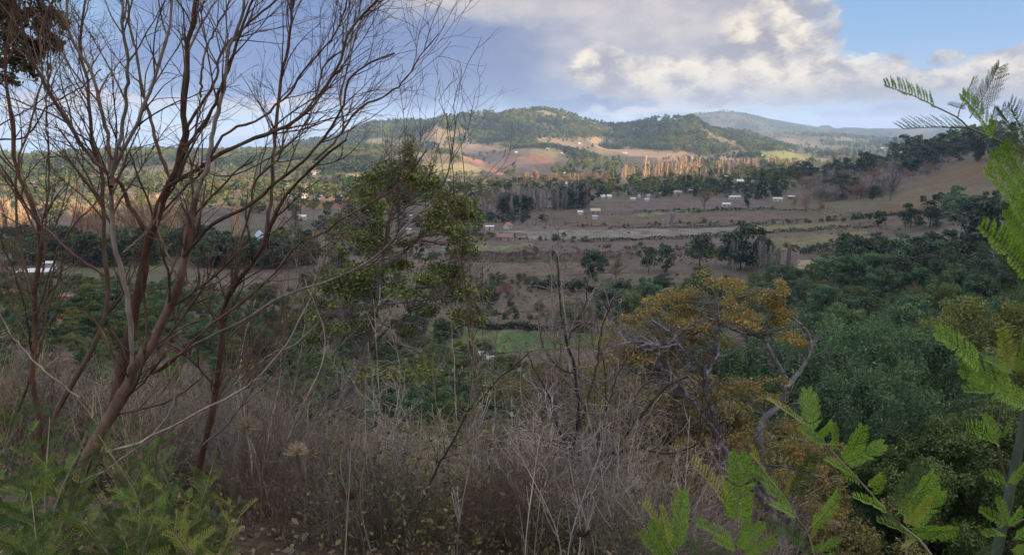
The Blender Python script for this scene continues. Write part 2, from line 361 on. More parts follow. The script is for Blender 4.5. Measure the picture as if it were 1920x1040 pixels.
    patch(200, 520, 200, 30, (.085, .10, .045), 150, 420, .6); patch(1720, 660, 60, 30, (.10, .07, .06), 60, 300, .6)
    return C
CV = cover_colors().reshape(-1, 3)
idx = np.arange(nx*ny).reshape(ny, nx)
q = np.stack([idx[:-1, :-1], idx[:-1, 1:], idx[1:, 1:], idx[1:, :-1]], -1).reshape(-1, 4)
qw = np.stack([idx[:-1, -1], idx[:-1, 0], idx[1:, 0], idx[1:, -1]], -1).reshape(-1, 4)
gV = np.stack([GX, GY, GZ], -1).reshape(-1, 3)
ground = link('ground', mesh_np('ground', gV, [q[:, ::-1], qw[:, ::-1]], [M_GROUND], attr={'cover': CV}))
tag(ground, 'hillside falling away to the valley floor and the ranges beyond', kind='structure')

# ------------------------------------------------------------------ fields, laid over the valley floor
def field_mat(name, c1, c2, rows=0., rot=0.):
    def b(t, out):
        P = objco(t); n = t.noise(t.vmath('MULTIPLY', P, (1, .6, 1)), .10, 8, .75); f = t.noise(P, .8, 6, .75)
        c = t.mix(t.ramp(n, .35, .65), c1, c2); k = t.ramp(f, .3, .7, .5, 1.5, False)
        if rows:
            mp = t.new('ShaderNodeMapping'); t.l.new(P, mp.inputs[0]); mp.inputs['Rotation'].default_value = (0, 0, rot)
            s = t.new('ShaderNodeSeparateXYZ'); t.l.new(mp.outputs[0], s.inputs[0])
            r = t.math('SINE', t.math('ADD', t.math('MULTIPLY', s.outputs[0], 2*pi/rows), t.math('MULTIPLY', n, 9)))
            k = t.math('MULTIPLY', k, t.ramp(r, -1, 1, .9, 1.08))
        principled(t, out, t.vmath('SCALE', c, k), .95, .1, f, .3, .5)
    return mat(name, b)
def field(name, corners, m, label, n=36):
    p = [hit(*c) for c in corners]; a, b, c, d = [np.array(v[:2]) for v in p]
    s, r = np.meshgrid(np.linspace(0, 1, n), np.linspace(0, 1, n))
    wob = lambda k: (fbm(s*5+k, r*5, 2, k)-.5)*.10
    s2 = s+wob(3)*(4*r*(1-r)+.5); r2 = r+wob(7)*(4*s*(1-s)+.5)
    XY = (a*(1-s2[..., None])+b*s2[..., None])*(1-r2[..., None]) + (d*(1-s2[..., None])+c*s2[..., None])*r2[..., None]
    Z = height(XY[..., 0], XY[..., 1])+.22
    V = np.dstack([XY, Z]).reshape(-1, 3); i = np.arange(n*n).reshape(n, n)
    q = np.stack([i[:-1, :-1], i[:-1, 1:], i[1:, 1:], i[1:, :-1]], -1).reshape(-1, 4)
    return tag(link(name, mesh_np(name, V, [q], [m])), label, kind='structure')
F_GREY = field_mat('grey_stubble', (.195, .175, .155), (.105, .09, .08), 1.6, .2)
F_MAUVE = field_mat('mauve_soil', (.125, .094, .088), (.085, .064, .058), 1.8, 1.2)
F_BROWN = field_mat('brown_soil', (.125, .095, .070), (.082, .064, .050), 1.9, .4)
F_OLIVE = field_mat('olive_pasture', (.15, .13, .075), (.10, .095, .05))
F_TAN = field_mat('dry_pasture', (.25, .20, .15), (.19, .15, .115))
F_GREEN = field_mat('green_crop', (.040, .078, .024), (.105, .125, .05), 1.1, .9)
F_PALE = field_mat('pale_green', (.10, .14, .055), (.16, .17, .085))
field('stubble_field', [(950, 434), (1420, 426), (1400, 441), (1000, 452)], F_GREY, 'long pale grey stubble field across the middle of the valley')
field('stubble_field', [(1420, 424), (1560, 417), (1600, 425), (1430, 437)], F_OLIVE, 'olive strip field right of the grey stubble')
field('ploughed_field', [(1190, 374), (1430, 378), (1450, 390), (1180, 396)], F_MAUVE, 'mauve ploughed field beside the white farm buildings')
field('ploughed_field', [(1060, 405), (1400, 396), (1560, 405), (1080, 424)], F_BROWN, 'brown ploughed field above the stubble field')
field('ploughed_field', [(900, 455), (1400, 446), (1460, 460), (880, 484)], F_MAUVE, 'dark ploughed field below the stubble field')
field('pasture', [(832, 462), (1000, 458), (985, 470), (836, 476)], F_PALE, 'pale green pasture strip behind the evergreen tree')
field('pasture', [(860, 494), (1150, 489), (1180, 512), (880, 528)], F_BROWN, 'brown pasture below the dark hedge line')
field('pasture', [(1440, 447), (1620, 433), (1640, 446), (1450, 474)], F_OLIVE, 'olive pasture right of the tall dark trees')
field('pasture', [(1498, 488), (1550, 486), (1552, 510), (1490, 514)], F_TAN, 'small tan clearing among dark trees')
field('pasture', [(905, 566), (1110, 560), (1090, 584), (905, 592)], F_BROWN, 'grey fallow plot behind the dead shrub')
field('green_field', [(800, 609), (955, 622), (940, 664), (815, 652)], F_GREEN, 'bright green crop field seen past the evergreen tree')
field('green_field', [(955, 622), (1125, 628), (1130, 655), (940, 664)], F_GREEN, 'green crop field continuing behind the dead shrub')
field('verge', [(1190, 402), (1330, 391), (1335, 395), (1195, 408)], F_PALE, 'thin light green verge along a track')
field('verge', [(1300, 340), (1420, 330), (1430, 336), (1300, 348)], F_PALE, 'light green paddock by the poplar stand')

# ------------------------------------------------------------------ haze
def haze_mat(t, out):
    v = t.new('ShaderNodeVolumePrincipled'); v.inputs['Color'].default_value = (.50, .70, 1, 1); v.inputs['Density'].default_value = 6.8e-5
    v.inputs['Anisotropy'].default_value = 0.0
    t.l.new(v.outputs[0], out.inputs['Volume'])
M_HAZE = mat('haze_air', haze_mat)
hx, hy0, hy1, hz0, hz1 = 12500, -12500, 12500, -620, 265
hv = [(x, y, z) for z in (hz0, hz1) for y in (hy0, hy1) for x in (-hx, hx)]
hf = [(0, 2, 3, 1), (4, 5, 7, 6), (0, 1, 5, 4), (2, 6, 7, 3), (0, 4, 6, 2), (1, 3, 7, 5)]
haze = link('haze', mesh_np('haze', hv, [hf], [M_HAZE], smooth=False)); tag(haze, 'thin pale air over the whole valley', kind='stuff')

# ------------------------------------------------------------------ materials of plants
def leaf_mat(name, c1, c2, trans=.3, rough=.55, vary=.35):
    def b(t, out):
        g = t.new('ShaderNodeNewGeometry'); oi = t.new('ShaderNodeObjectInfo'); a = t.new('ShaderNodeAttribute', attribute_name='tint')
        s = t.new('ShaderNodeSeparateColor'); t.l.new(a.outputs['Color'], s.inputs[0])
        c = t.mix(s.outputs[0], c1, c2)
        c = t.vmath('SCALE', c, t.ramp(oi.outputs['Random'], 0, 1, 1-vary, 1+vary*1.1, False))
        c = t.vmath('SCALE', c, t.ramp(s.outputs[1], 0, 1, .7, 1.3, False))
        p = t.new('ShaderNodeBsdfPrincipled'); t.l.new(c, p.inputs['Base Color']); p.inputs['Roughness'].default_value = rough; p.inputs['Specular IOR Level'].default_value = .35
        tr = t.new('ShaderNodeBsdfTranslucent'); t.l.new(t.vmath('MULTIPLY', c, (1.3, 1.35, .7)), tr.inputs[0])
        m = t.new('ShaderNodeMixShader'); m.inputs[0].default_value = trans; t.l.new(p.outputs[0], m.inputs[1]); t.l.new(tr.outputs[0], m.inputs[2]); t.l.new(m.outputs[0], out.inputs[0])
    return mat(name, b)
def bark_mat(name, c1, c2, sc=14, bump=.01, lichen=None):
    def b(t, out):
        P = objco(t); mp = t.new('ShaderNodeMapping'); t.l.new(P, mp.inputs[0]); mp.inputs['Scale'].default_value = (1, 1, .35)
        n = t.noise(mp.outputs[0], sc, 6, .65); n2 = t.noise(P, sc*.22, 4, .6)
        c = t.mix(t.ramp(n, .3, .7), c1, c2); c = t.vmath('SCALE', c, t.ramp(n2, .3, .7, .65, 1.35, False)); c = t.vmath('SCALE', c, t.ramp(t.new('ShaderNodeObjectInfo').outputs['Random'], 0, 1, .55, 1.4, False))
        if lichen: c = t.mix(t.ramp(t.noise(P, sc*.6, 5, .7), .52, .62, 0, .8), c, lichen)
        principled(t, out, c, .85, .25, n, bump, .8)
    return mat(name, b)
L_DARK = leaf_mat('dark_needles', (.020, .038, .020), (.045, .068, .032), .12)
L_ACACIA = leaf_mat('acacia_leaves', (.030, .064, .036), (.105, .175, .078), .22)
L_BROAD = leaf_mat('broad_leaves', (.034, .062, .018), (.10, .13, .038), .25)
L_YELLOW = leaf_mat('yellow_green_leaves', (.075, .095, .022), (.16, .16, .045), .3)
L_RUSSET = leaf_mat('russet_leaves', (.075, .070, .028), (.165, .135, .050), .3)
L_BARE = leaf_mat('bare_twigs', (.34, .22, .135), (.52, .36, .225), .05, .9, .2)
L_WILLOW = leaf_mat('willow_twigs', (.16, .105, .07), (.25, .16, .10), .05, .9, .25)
L_RED = leaf_mat('red_twigs', (.14, .065, .06), (.20, .10, .085), .05, .9, .2)
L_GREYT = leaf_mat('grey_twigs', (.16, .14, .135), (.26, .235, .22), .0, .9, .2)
B_GREY = bark_mat('grey_bark', (.09, .08, .07), (.18, .16, .15), 3)
B_DARK = bark_mat('dark_bark', (.035, .028, .024), (.075, .06, .05), 4)
B_PALE = bark_mat('pale_bark', (.22, .19, .165), (.32, .28, .25), 2)

# ------------------------------------------------------------------ tubes and leaves from arrays
def tubes(P, R, k=4):
    """P (m,n,3) centre lines, R (m,n) radii -> V, quads"""
    P = np.asarray(P, float); R = np.asarray(R, float); m, n, _ = P.shape
    T = np.gradient(P, axis=1); T /= np.linalg.norm(T, axis=2, keepdims=True)+1e-9
    mean = T.mean(1); ref = np.where(np.abs(mean[:, 2:3]) > .8*np.linalg.norm(mean, axis=1, keepdims=True), [[1., .2, 0]], [[0, 0.1, 1.]])
    A = np.cross(T, ref[:, None, :]); A /= np.linalg.norm(A, axis=2, keepdims=True)+1e-9; B = np.cross(T, A)
    an = np.arange(k)*2*pi/k
    V = P[:, :, None, :]+R[:, :, None, None]*(A[:, :, None, :]*np.cos(an)[None, None, :, None]+B[:, :, None, :]*np.sin(an)[None, None, :, None])
    i = np.arange(m*n*k).reshape(m, n, k); j = np.roll(i, -1, 2)
    q = np.stack([i[:, :-1], j[:, :-1], j[:, 1:], i[:, 1:]], -1).reshape(-1, 4)
    return V.reshape(-1, 3), q
def smooth_poly(pts, n=24):
    pts = np.asarray(pts, float)
    if len(pts) == 2: return pts[0]+(pts[1]-pts[0])*np.linspace(0, 1, n)[:, None]
    p = np.vstack([2*pts[0]-pts[1], pts, 2*pts[-1]-pts[-2]]); L = np.r_[0, np.cumsum(np.linalg.norm(np.diff(pts, axis=0), axis=1))]
    s = np.linspace(0, L[-1], n); i = np.clip(np.searchsorted(L, s, 'right')-1, 0, len(pts)-2); t = ((s-L[i])/(L[i+1]-L[i]+1e-9))[:, None]
    a, b, c, d = p[i], p[i+1], p[i+2], p[i+3]
    return .5*((2*b)+(-a+c)*t+(2*a-5*b+4*c-d)*t*t+(-a+3*b-3*c+d)*t**3)
def unit(v): return v/(np.linalg.norm(v, axis=-1, keepdims=True)+1e-9)
def spawn(P, R, n, ang, length, segs, g, up=.0, wob=.12, t0=.15, t1=1., rk=.6, rmin=.001, tip=.25):
    """n side shoots on the lines P: length as (lo, hi) metres, up = pull towards the sky"""
    m, N, _ = P.shape; L = np.linalg.norm(np.diff(P, axis=1), axis=2).sum(1); w_ = L/L.sum()
    par = g.choice(m, n, p=w_); t = g.uniform(t0, t1, n)*(N-1.001); i = t.astype(int); f = (t-i)[:, None]
    o = P[par, i]*(1-f)+P[par, i+1]*f; T = unit(P[par, i+1]-P[par, i]); r0 = R[par, i]*rk
    rnd = unit(np.cross(T, g.normal(size=(n, 3)))); a = np.radians(g.uniform(ang[0], ang[1], n))[:, None]
    d = unit(T*np.cos(a)+rnd*np.sin(a)); ln = g.uniform(length[0], length[1], n)*(1-.45*t/(N-1)); step = (ln/(segs-1))[:, None]
    out = np.empty((n, segs, 3)); out[:, 0] = o; bend = g.normal(size=(n, 3))*wob
    for k in range(1, segs):
        out[:, k] = out[:, k-1]+d*step; d = unit(d+g.normal(size=(n, 3))*wob+bend*.5+np.array([0, 0, up]))
    rr_ = np.maximum(r0, rmin)[:, None]*np.linspace(1, tip, segs)[None]; rr_ = np.maximum(np.minimum(rr_, (ln*.009)[:, None]+rmin), rmin*.6)
    return out, rr_
def leaves(C, size, g, normal=None, aspect=.45, along=None, jit=1.):
    """diamond leaves: one quad each"""
    n = len(C); d = unit(g.normal(size=(n, 3))*jit+(along if along is not None else 0)); nn = g.normal(size=(n, 3))
    if normal is not None: nn = nn*.7+normal
    s = unit(np.cross(d, nn)); size = np.broadcast_to(size, (n,))[:, None]; h = d*size; wv = s*size*aspect; up_ = unit(np.cross(s, d))*size*.1
    V = np.stack([C-h*.5, C+wv*.5-h*.05+up_, C+h*.5, C-wv*.5-h*.05+up_], 1)
    return V.reshape(-1, 3), np.arange(n*4).reshape(n, 4)
def tint(n, g, per=4, base=None):
    a = np.stack([g.random(n) if base is None else np.clip(base+g.normal(size=n)*.18, 0, 1), g.random(n), g.random(n)], 1)
    return np.repeat(a, per, 0)
def join(parts):
    V, F, A, n = [], [], [], 0
    for p in parts:
        v, f = p[0], p[1]; V.append(v); F.append(f+n); n += len(v); A.append(p[2] if len(p) > 2 else np.tile([[.5, .5, .5]], (len(v), 1)))
    return np.vstack(V), np.vstack(F), np.vstack(A)
def leafmesh(name, parts, m):
    V, F, A = join(parts); return mesh_np(name, V, [F], [m], attr={'tint': A})
def woodmesh(name, parts, m):
    V, F, A = join(parts); return mesh_np(name, V, [F], [m])

# ------------------------------------------------------------------ tree kinds, each of unit height (1 m) and scaled when planted
def crown_lobed(g, n, ls, env, nl, lobe, flat=.8, low=.25, plume=0):
    """env(h) -> half width at height h; nl lobes of size lobe; n leaves of size ls"""
    c = []
    while len(c) < nl:
        h = g.uniform(low, .97); rad = env(h); a = g.uniform(0, 2*pi); r = rad*np.sqrt(g.random())*.95
        c.append((r*cos(a), r*sin(a), h, lobe*g.uniform(.6, 1.25)*(.55+.6*rad/max(env(.5), .01))))
    c = np.array(c); k = g.choice(nl, n, p=c[:, 3]**2/np.sum(c[:, 3]**2)); d = unit(g.normal(size=(n, 3))); d[:, 2] = np.abs(d[:, 2])*np.where(g.random(n) < .8, 1, -1)
    ctr = np.array([0, 0, .3]); ax = unit(c[:, :3]-ctr)
    rad = c[k, 3]*(g.random(n)**.28)*(1+.22*np.sin(7*d[:, 0]+k)*np.cos(6*d[:, 1]+2*k)); C = c[k, :3]+d*rad[:, None]*[1, 1, flat]
    if plume: q = (d*ax[k]).sum(1); C = c[k, :3]+d*rad[:, None]*.75+ax[k]*(rad*plume*np.clip(q, -.2, 1)*g.random(n))[:, None]
    C[:, 2] = np.clip(C[:, 2], low*.5, 1.02)
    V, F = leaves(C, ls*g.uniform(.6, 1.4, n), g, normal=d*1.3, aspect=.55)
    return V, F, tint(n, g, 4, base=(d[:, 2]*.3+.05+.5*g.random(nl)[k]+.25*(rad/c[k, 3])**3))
def wood(g, env, trunk=.02, limbs=7, lean=.03, top=.9, low=.2):
    P0 = smooth_poly([[0, 0, -.02], [g.normal()*lean, g.normal()*lean, .35], [g.normal()*lean*1.5, g.normal()*lean*1.5, top]], 10)[None]
    R0 = (trunk*np.linspace(1, .25, 10))[None]; P1, R1 = spawn(P0, R0, limbs, (25, 60), (.2, .42), 7, g, up=.15, t0=low, t1=.9)
    a = tubes(P0, R0, 6); b = tubes(P1, R1, 4); return [a, b], (P0, R0, P1, R1)
def blades(P, wd, g):
    """thin twigs as single flat strips"""
    m, n, _ = P.shape; T = unit(np.gradient(P, axis=1)); s = unit(np.cross(T, g.normal(size=(m, 1, 3))))*wd*np.linspace(1, .35, n)[None, :, None]
    V = np.stack([P-s, P+s], 2); i = np.arange(m*n*2).reshape(m, n, 2)
    q = np.stack([i[:, :-1, 0], i[:, :-1, 1], i[:, 1:, 1], i[:, 1:, 0]], -1).reshape(-1, 4); return V.reshape(-1, 3), q, tint(m, g, n*2)
def env_round(w, lo=.2): return lambda h: w*math.sqrt(max(.02, 1-((h-.5)/.52)**2))
def env_cone(w): return lambda h: w*max(.04, (1-h))**.75*1.1
def env_col(w): return lambda h: w*(math.sin(min(1, max(0, h))*pi*.93+.12)**.6 if 0 < h < 1 else .1)
def make_kind(kind, seed, lod):
    """lod 2: 40-250 m, lod 1: 250-1000 m. returns (wood mesh data, crown mesh data)"""
    g = np.random.default_rng(seed); N = {3: 42000, 2: 6500, 1: 1500, 0: 320}[lod]; ls = {3: .0155, 2: .040, 1: .078, 0: .15}[lod]
    if kind in ('acacia', 'broadleaf', 'yellow', 'russet'):
        e = env_round({'acacia': .42, 'broadleaf': .46, 'yellow': .44, 'russet': .5}[kind]*g.uniform(.9, 1.15), 1); wm, _ = wood(g, e, .022, 8)
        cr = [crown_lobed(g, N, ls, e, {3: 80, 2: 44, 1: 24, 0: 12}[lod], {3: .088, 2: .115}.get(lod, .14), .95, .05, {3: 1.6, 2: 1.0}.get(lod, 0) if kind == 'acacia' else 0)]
        if kind == 'acacia' and lod >= 2:   # feathery shoots standing out of the crown
            c = cr[0][0].reshape(-1, 4, 3)[:, 0]; o = c[g.choice(len(c), 2600 if lod == 3 else 500)]; o = o[o[:, 2] > .4]; d = unit(o-[0, 0, .35])*[.6, .6, 1]
            P = o[:, None]+d[:, None]*np.linspace(0, .06, 4)[None, :, None]; cr.append(leaves(np.repeat(P.reshape(-1, 3), 3, 0)+g.normal(size=(P.shape[0]*12, 3))*.006, ls*.8, g, aspect=.35)+(tint(P.shape[0]*12, g),))
        m = {'acacia': L_ACACIA, 'broadleaf': L_BROAD, 'yellow': L_YELLOW, 'russet': L_RUSSET}[kind]; bk = B_DARK
    elif kind == 'pine':
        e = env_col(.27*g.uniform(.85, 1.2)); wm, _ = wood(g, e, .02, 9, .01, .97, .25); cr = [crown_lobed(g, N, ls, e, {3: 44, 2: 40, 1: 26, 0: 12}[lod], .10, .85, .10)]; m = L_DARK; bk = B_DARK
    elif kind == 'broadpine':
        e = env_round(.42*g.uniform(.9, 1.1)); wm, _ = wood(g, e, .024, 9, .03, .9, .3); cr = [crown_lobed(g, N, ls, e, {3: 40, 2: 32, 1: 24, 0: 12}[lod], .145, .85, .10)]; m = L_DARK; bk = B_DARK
    elif kind == 'spire':
        e = env_cone(.2*g.uniform(.85, 1.2)); wm, _ = wood(g, e, .02, 6, .01, .97, .1); cr = [crown_lobed(g, N, ls*.9, e, {3: 50, 2: 40, 1: 24, 0: 11}[lod], .06, .7, .06)]; m = L_DARK; bk = B_DARK
    elif kind in ('poplar', 'greypoplar'):
        wm, (P0, R0, P1, R1) = wood(g, None, .012, 10, .01, 1.0, .12)
        nb = {2: 420, 1: 150, 0: 60}[lod]; P, R = spawn(P0, R0, nb, (8, 24), (.16, .34), 5, g, up=.28, t0=.10, t1=.93, wob=.05)
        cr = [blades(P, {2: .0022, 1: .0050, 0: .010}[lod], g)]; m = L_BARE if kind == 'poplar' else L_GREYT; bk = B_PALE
    else:  # bare round-headed trees
        wm, (P0, R0, P1, R1) = wood(g, None, .022, 14, .03, .6, .2)
        P1b, R1b = spawn(P0, R0, 16, (15, 70), (.3, .55), 7, g, up=.12, t0=.25, t1=1.)
        wm.append(tubes(P1b, R1b, 3)); P, R = spawn(P1b, R1b, {3: 1400, 2: 650, 1: 260, 0: 90}[lod], (15, 60), (.12, .34), 5, g, up=.08, wob=.1)
        cr = [blades(P, {3: .0016, 2: .0026, 1: .0055, 0: .011}[lod], g)]; m = {'willow': L_WILLOW, 'redwillow': L_RED, 'greytree': L_GREYT}[kind]; bk = B_GREY
    return woodmesh('trunk', wm, bk), leafmesh('crown', cr, m)
_protos = {}
def protos(kind, lod):
    key = (kind, lod)
    if key not in _protos: _protos[key] = [make_kind(kind, 100*lod+7*i+sum(map(ord, kind)) % 97, lod) for i in range(4 if lod < 3 else 3)]
    return _protos[key]
_one = {}
def one_mesh(kind, lod, i):
    """trunk and crown as one mesh, for trees too small to show their parts"""
    key = (kind, lod, i)
    if key not in _one:
        wmesh, cmesh = protos(kind, lod)[i]; out = []
        for me in (wmesh, cmesh):
            v = np.empty(len(me.vertices)*3, np.float32); me.vertices.foreach_get('co', v); f = np.empty(len(me.loops), np.int32); me.loops.foreach_get('vertex_index', f)
            if me is cmesh:
                a = np.empty(len(me.vertices)*4, np.float32); me.attributes['tint'].data.foreach_get('color', a); a = a.reshape(-1, 4)[:, :3]
            else: a = np.full((len(v)//3, 3), .5)
            out.append((v.reshape(-1, 3), f.reshape(-1, 4), a))
        V, F, A = join(out); _one[key] = mesh_np('tree', V, [F], [wmesh.materials[0], cmesh.materials[0]], [0]*len(out[0][1])+[1]*len(out[1][1]), attr={'tint': A})
    return _one[key]
NAMES = {'acacia': 'acacia_tree', 'broadleaf': 'broadleaf_tree', 'yellow': 'broadleaf_tree', 'russet': 'broadleaf_tree', 'pine': 'pine_tree', 'broadpine': 'pine_tree', 'spire': 'conifer_tree', 'poplar': 'poplar_tree', 'greypoplar': 'poplar_tree', 'willow': 'willow_tree', 'redwillow': 'willow_tree', 'greytree': 'bare_tree'}
def plant(kind, x, y, h, label, group=None, wide=1., sink=.02, lod=None):
    d = math.hypot(x, y); z = H(x, y)-sink*h
    if lod is None: lod = 3 if (d < 105 and kind in ('acacia', 'broadleaf', 'yellow', 'willow', 'redwillow', 'greytree', 'pine', 'broadpine', 'spire')) else 2 if d < 330 else 1 if d < 1100 else 0
    i = random.randrange(len(protos(kind, lod))); sc = (h*wide, h*wide, h); rz = random.uniform(0, 2*pi)
    if lod >= 2:
        o = link(NAMES[kind], None, None, (x, y, z), rz); o.scale = sc
        wmesh, cmesh = protos(kind, lod)[i]; link('trunk', wmesh, o); link('crown', cmesh, o)
    else:
        o = link(NAMES[kind], one_mesh(kind, lod, i), None, (x, y, z), rz); o.scale = sc
    return tag(o, label, 'tree', group)
def plant_px(kind, px, py, hpx, label, group=None, wide=1., Y=None, lod=None):
    """plant where the view meets the ground at (px, py); hpx = height seen there"""
    if Y is None:
        p = hit(px, py)
        if p is None: return None
    else:
        r = ray(px, py); p = np.array([r[0]*Y, Y, 0])
    return plant(kind, p[0], p[1], hpx*p[1]/FOC, label, group, wide, lod=lod)

def gn_scatter(name, label, P, S, sources, seed=0):
    """many copies of real plants (SOURCES, objects standing in the scene) on the points P, sizes S (n,3): one uncountable mass"""
    P = np.asarray(P, np.float32); n = len(P); g = np.random.default_rng(seed+n)
    me = bpy.data.meshes.new(name); me.vertices.add(n); me.vertices.foreach_set('co', P.ravel())
    a = me.attributes.new('size', 'FLOAT_VECTOR', 'POINT'); a.data.foreach_set('vector', np.asarray(S, np.float32).ravel())
    a = me.attributes.new('turn', 'FLOAT_VECTOR', 'POINT'); a.data.foreach_set('vector', np.stack([g.normal(size=n)*.06, g.normal(size=n)*.06, g.uniform(0, 6.3, n)], 1).astype(np.float32).ravel())
    a = me.attributes.new('pick', 'INT', 'POINT'); a.data.foreach_set('value', g.integers(0, len(sources), n).astype(np.int32))
    o = link(name, me); ng = bpy.data.node_groups.new(name, 'GeometryNodeTree')
    ng.interface.new_socket('Geometry', in_out='INPUT', socket_type='NodeSocketGeometry'); ng.interface.new_socket('Geometry', in_out='OUTPUT', socket_type='NodeSocketGeometry')
    gi = ng.nodes.new('NodeGroupInput'); go = ng.nodes.new('NodeGroupOutput'); ip = ng.nodes.new('GeometryNodeInstanceOnPoints'); j = ng.nodes.new('GeometryNodeJoinGeometry')
    for s in reversed(sources):
        oi = ng.nodes.new('GeometryNodeObjectInfo'); oi.inputs['Object'].default_value = s; oi.inputs['As Instance'].default_value = True; ng.links.new(oi.outputs['Geometry'], j.inputs[0])
    def attr(nm, dt):
        x = ng.nodes.new('GeometryNodeInputNamedAttribute'); x.data_type = dt; x.inputs['Name'].default_value = nm; return [q for q in x.outputs if q.enabled][0]
    ng.links.new(gi.outputs[0], ip.inputs['Points']); ng.links.new(j.outputs[0], ip.inputs['Instance']); ip.inputs['Pick Instance'].default_value = True
    ng.links.new(attr('pick', 'INT'), ip.inputs['Instance Index']); ng.links.new(attr('size', 'FLOAT_VECTOR'), ip.inputs['Scale'])
    er = ng.nodes.new('FunctionNodeEulerToRotation'); ng.links.new(attr('turn', 'FLOAT_VECTOR'), er.inputs[0]); ng.links.new(er.outputs[0], ip.inputs['Rotation'])
    ng.links.new(ip.outputs[0], go.inputs[0]); md = o.modifiers.new('spread', 'NODES'); md.node_group = ng
    return tag(o, label, kind='stuff')
def quad_points(poly, n, g):
    c = [hit(*q)[:2] for q in poly]; s = g.random(n)[:, None]; r = g.random(n)[:, None]
    P = (c[3]*(1-s)+c[2]*s)*(1-r)+(c[0]*(1-s)+c[1]*s)*r; return P, height(P[:, 0], P[:, 1])
def only_mesh(o):  # the crown of a planted tree, or the one-piece tree itself
    return next((c for c in o.children if c.name.startswith('crown')), o)

# ------------------------------------------------------------------ trees of the valley floor, one by one
for kind, px, py, hpx, wide, label in [
 ('broadpine', 1388, 506, 92, .85, 'tallest dark green tree of the clump in the valley, full round crown'),
 ('broadpine', 1424, 504, 76, .8, 'dark green tree on the right of the tall clump in the valley'),
 ('broadpine', 1366, 502, 60, .8, 'dark green tree leaning out left of the tall clump'),
 ('broadpine', 1312, 500, 58, 1.0, 'lone dark round tree left of the tall clump'),
 ('broadpine', 1216, 512, 50, .8, 'left one of two dark trees at the field edge'),
 ('broadpine', 1248, 510, 52, .85, 'right one of two dark trees at the field edge'),
 ('pine', 1112, 522, 56, 1.3, 'solitary dark pine behind the dead shrub'),
 ('willow', 1156, 528, 54, 1.25, 'bare brown willow right of the solitary dark pine'),
 ('redwillow', 950, 560, 40, 1.6, 'reddish bare bush at the foot of the brown pasture'),
 ('spire', 904, 560, 52, 1.0, 'pointed dark conifer beside the evergreen tree'),
 ('broadpine', 922, 572, 34, .9, 'low dark tree right of the pointed conifer'),
 ('greytree', 1258, 429, 42, 1.1, 'dark bare tree standing on the grey stubble edge'),
 ('willow', 1320, 398, 54, .95, 'tall bare tree with rounded top among the white farm buildings'),
 ('spire', 1428, 372, 50, 1.3, 'left of two dark conifers standing above the farmhouses'),
 ('spire', 1452, 368, 46, 1.3, 'right of two dark conifers standing above the farmhouses'),
 ('pine', 1402, 386, 24, 1.1, 'small dark tree in front of the white shed'),
 ('broadpine', 1590, 520, 84, .85, 'large dark tree at the left edge of the wooded right slope'),
 ('broadpine', 1628, 516, 72, .9, 'dark tree just right of the large one at the slope edge'),
 ('broadpine', 1652, 506, 62, .85, 'third dark tree along the top of the wooded right slope'),
 ('pine', 1648, 424, 32, 1.2, 'small dark tree in the middle of the brown right slope'),
 ('broadpine', 1706, 426, 44, 1.0, 'left one of two dark trees on the pale path, right slope'),
 ('broadpine', 1742, 428, 50, 1.05, 'right one of two dark trees on the pale path, right slope'),
 ('broadpine', 1822, 478, 100, .9, 'big dark tree high on the right slope'),
 ('broadpine', 1862, 470, 96, .85, 'big dark tree beside the right edge of the slope'),
 ('greytree', 1668, 378, 96, .6, 'tall thin bare tree above the brown slope on the right'),
 ('greytree', 1655, 372, 70, .7, 'thin bare tree left of the tallest bare one on the right'),
 ('pine', 1634, 376, 26, .7, 'little dark column tree on the right slope'),
 ('willow', 1750, 505, 60, 1.2, 'brown bare tree in the wood on the right slope'),
 ('willow', 1905, 500, 70, 1.2, 'purple brown bare tree at the right edge'),
 ('yellow', 1728, 520, 30, 1.6, 'mustard yellow autumn tree on the wooded right slope'),
 ('redwillow', 1556, 543, 24, 1.5, 'small orange red autumn bush in the dark wood'),
 ('broadleaf', 1080, 620, 60, 1.2, 'dark green tree behind the dead shrub tip'),
 ('willow', 985, 480, 28, 1.8, 'round olive brown bare bush on the dark ploughed field'),
 ('pine', 840, 474, 12, 1.6, 'small bush on the pale green strip'),
 ('pine', 858, 476, 12, 1.6, 'another small bush near the right end of the pale strip'),
 ('broadpine', 1018, 414, 12, 2.0, 'low dark tree in front of the poplar row'),
 ('yellow', 1318, 418, 12, 1.5, 'little yellow tree on the ploughed field'),
 ('broadpine', 1130, 500, 20, 1.5, 'low dark shrub right of the lone pine'),
 ('willow', 1535, 402, 40, .9, 'bare tree left of the brown slope'), ('willow', 1512, 398, 44, .9, 'bare grey tree by the two white sheds'),
 ('willow', 1488, 396, 40, .8, 'bare tree behind the two white sheds'),
 ('willow', 1005, 348, 42, .9, 'broad sunlit bare tree at the foot of the domed hill'),
]:
    plant_px(kind, px, py, hpx, label, None, wide)
def near_shade(x, y): return True
def row(kind, p0, p1, n, hpx, label, group, wide=1., jx=2., jy=1.5, var=.18):
    for k in range(n):
        t = (k+.5)/n; px = p0[0]+(p1[0]-p0[0])*t+random.uniform(-jx, jx); py = p0[1]+(p1[1]-p0[1])*t+random.uniform(-jy, jy)
        plant_px(kind, px, py, hpx*random.uniform(1-var, 1+var), label, group, wide)
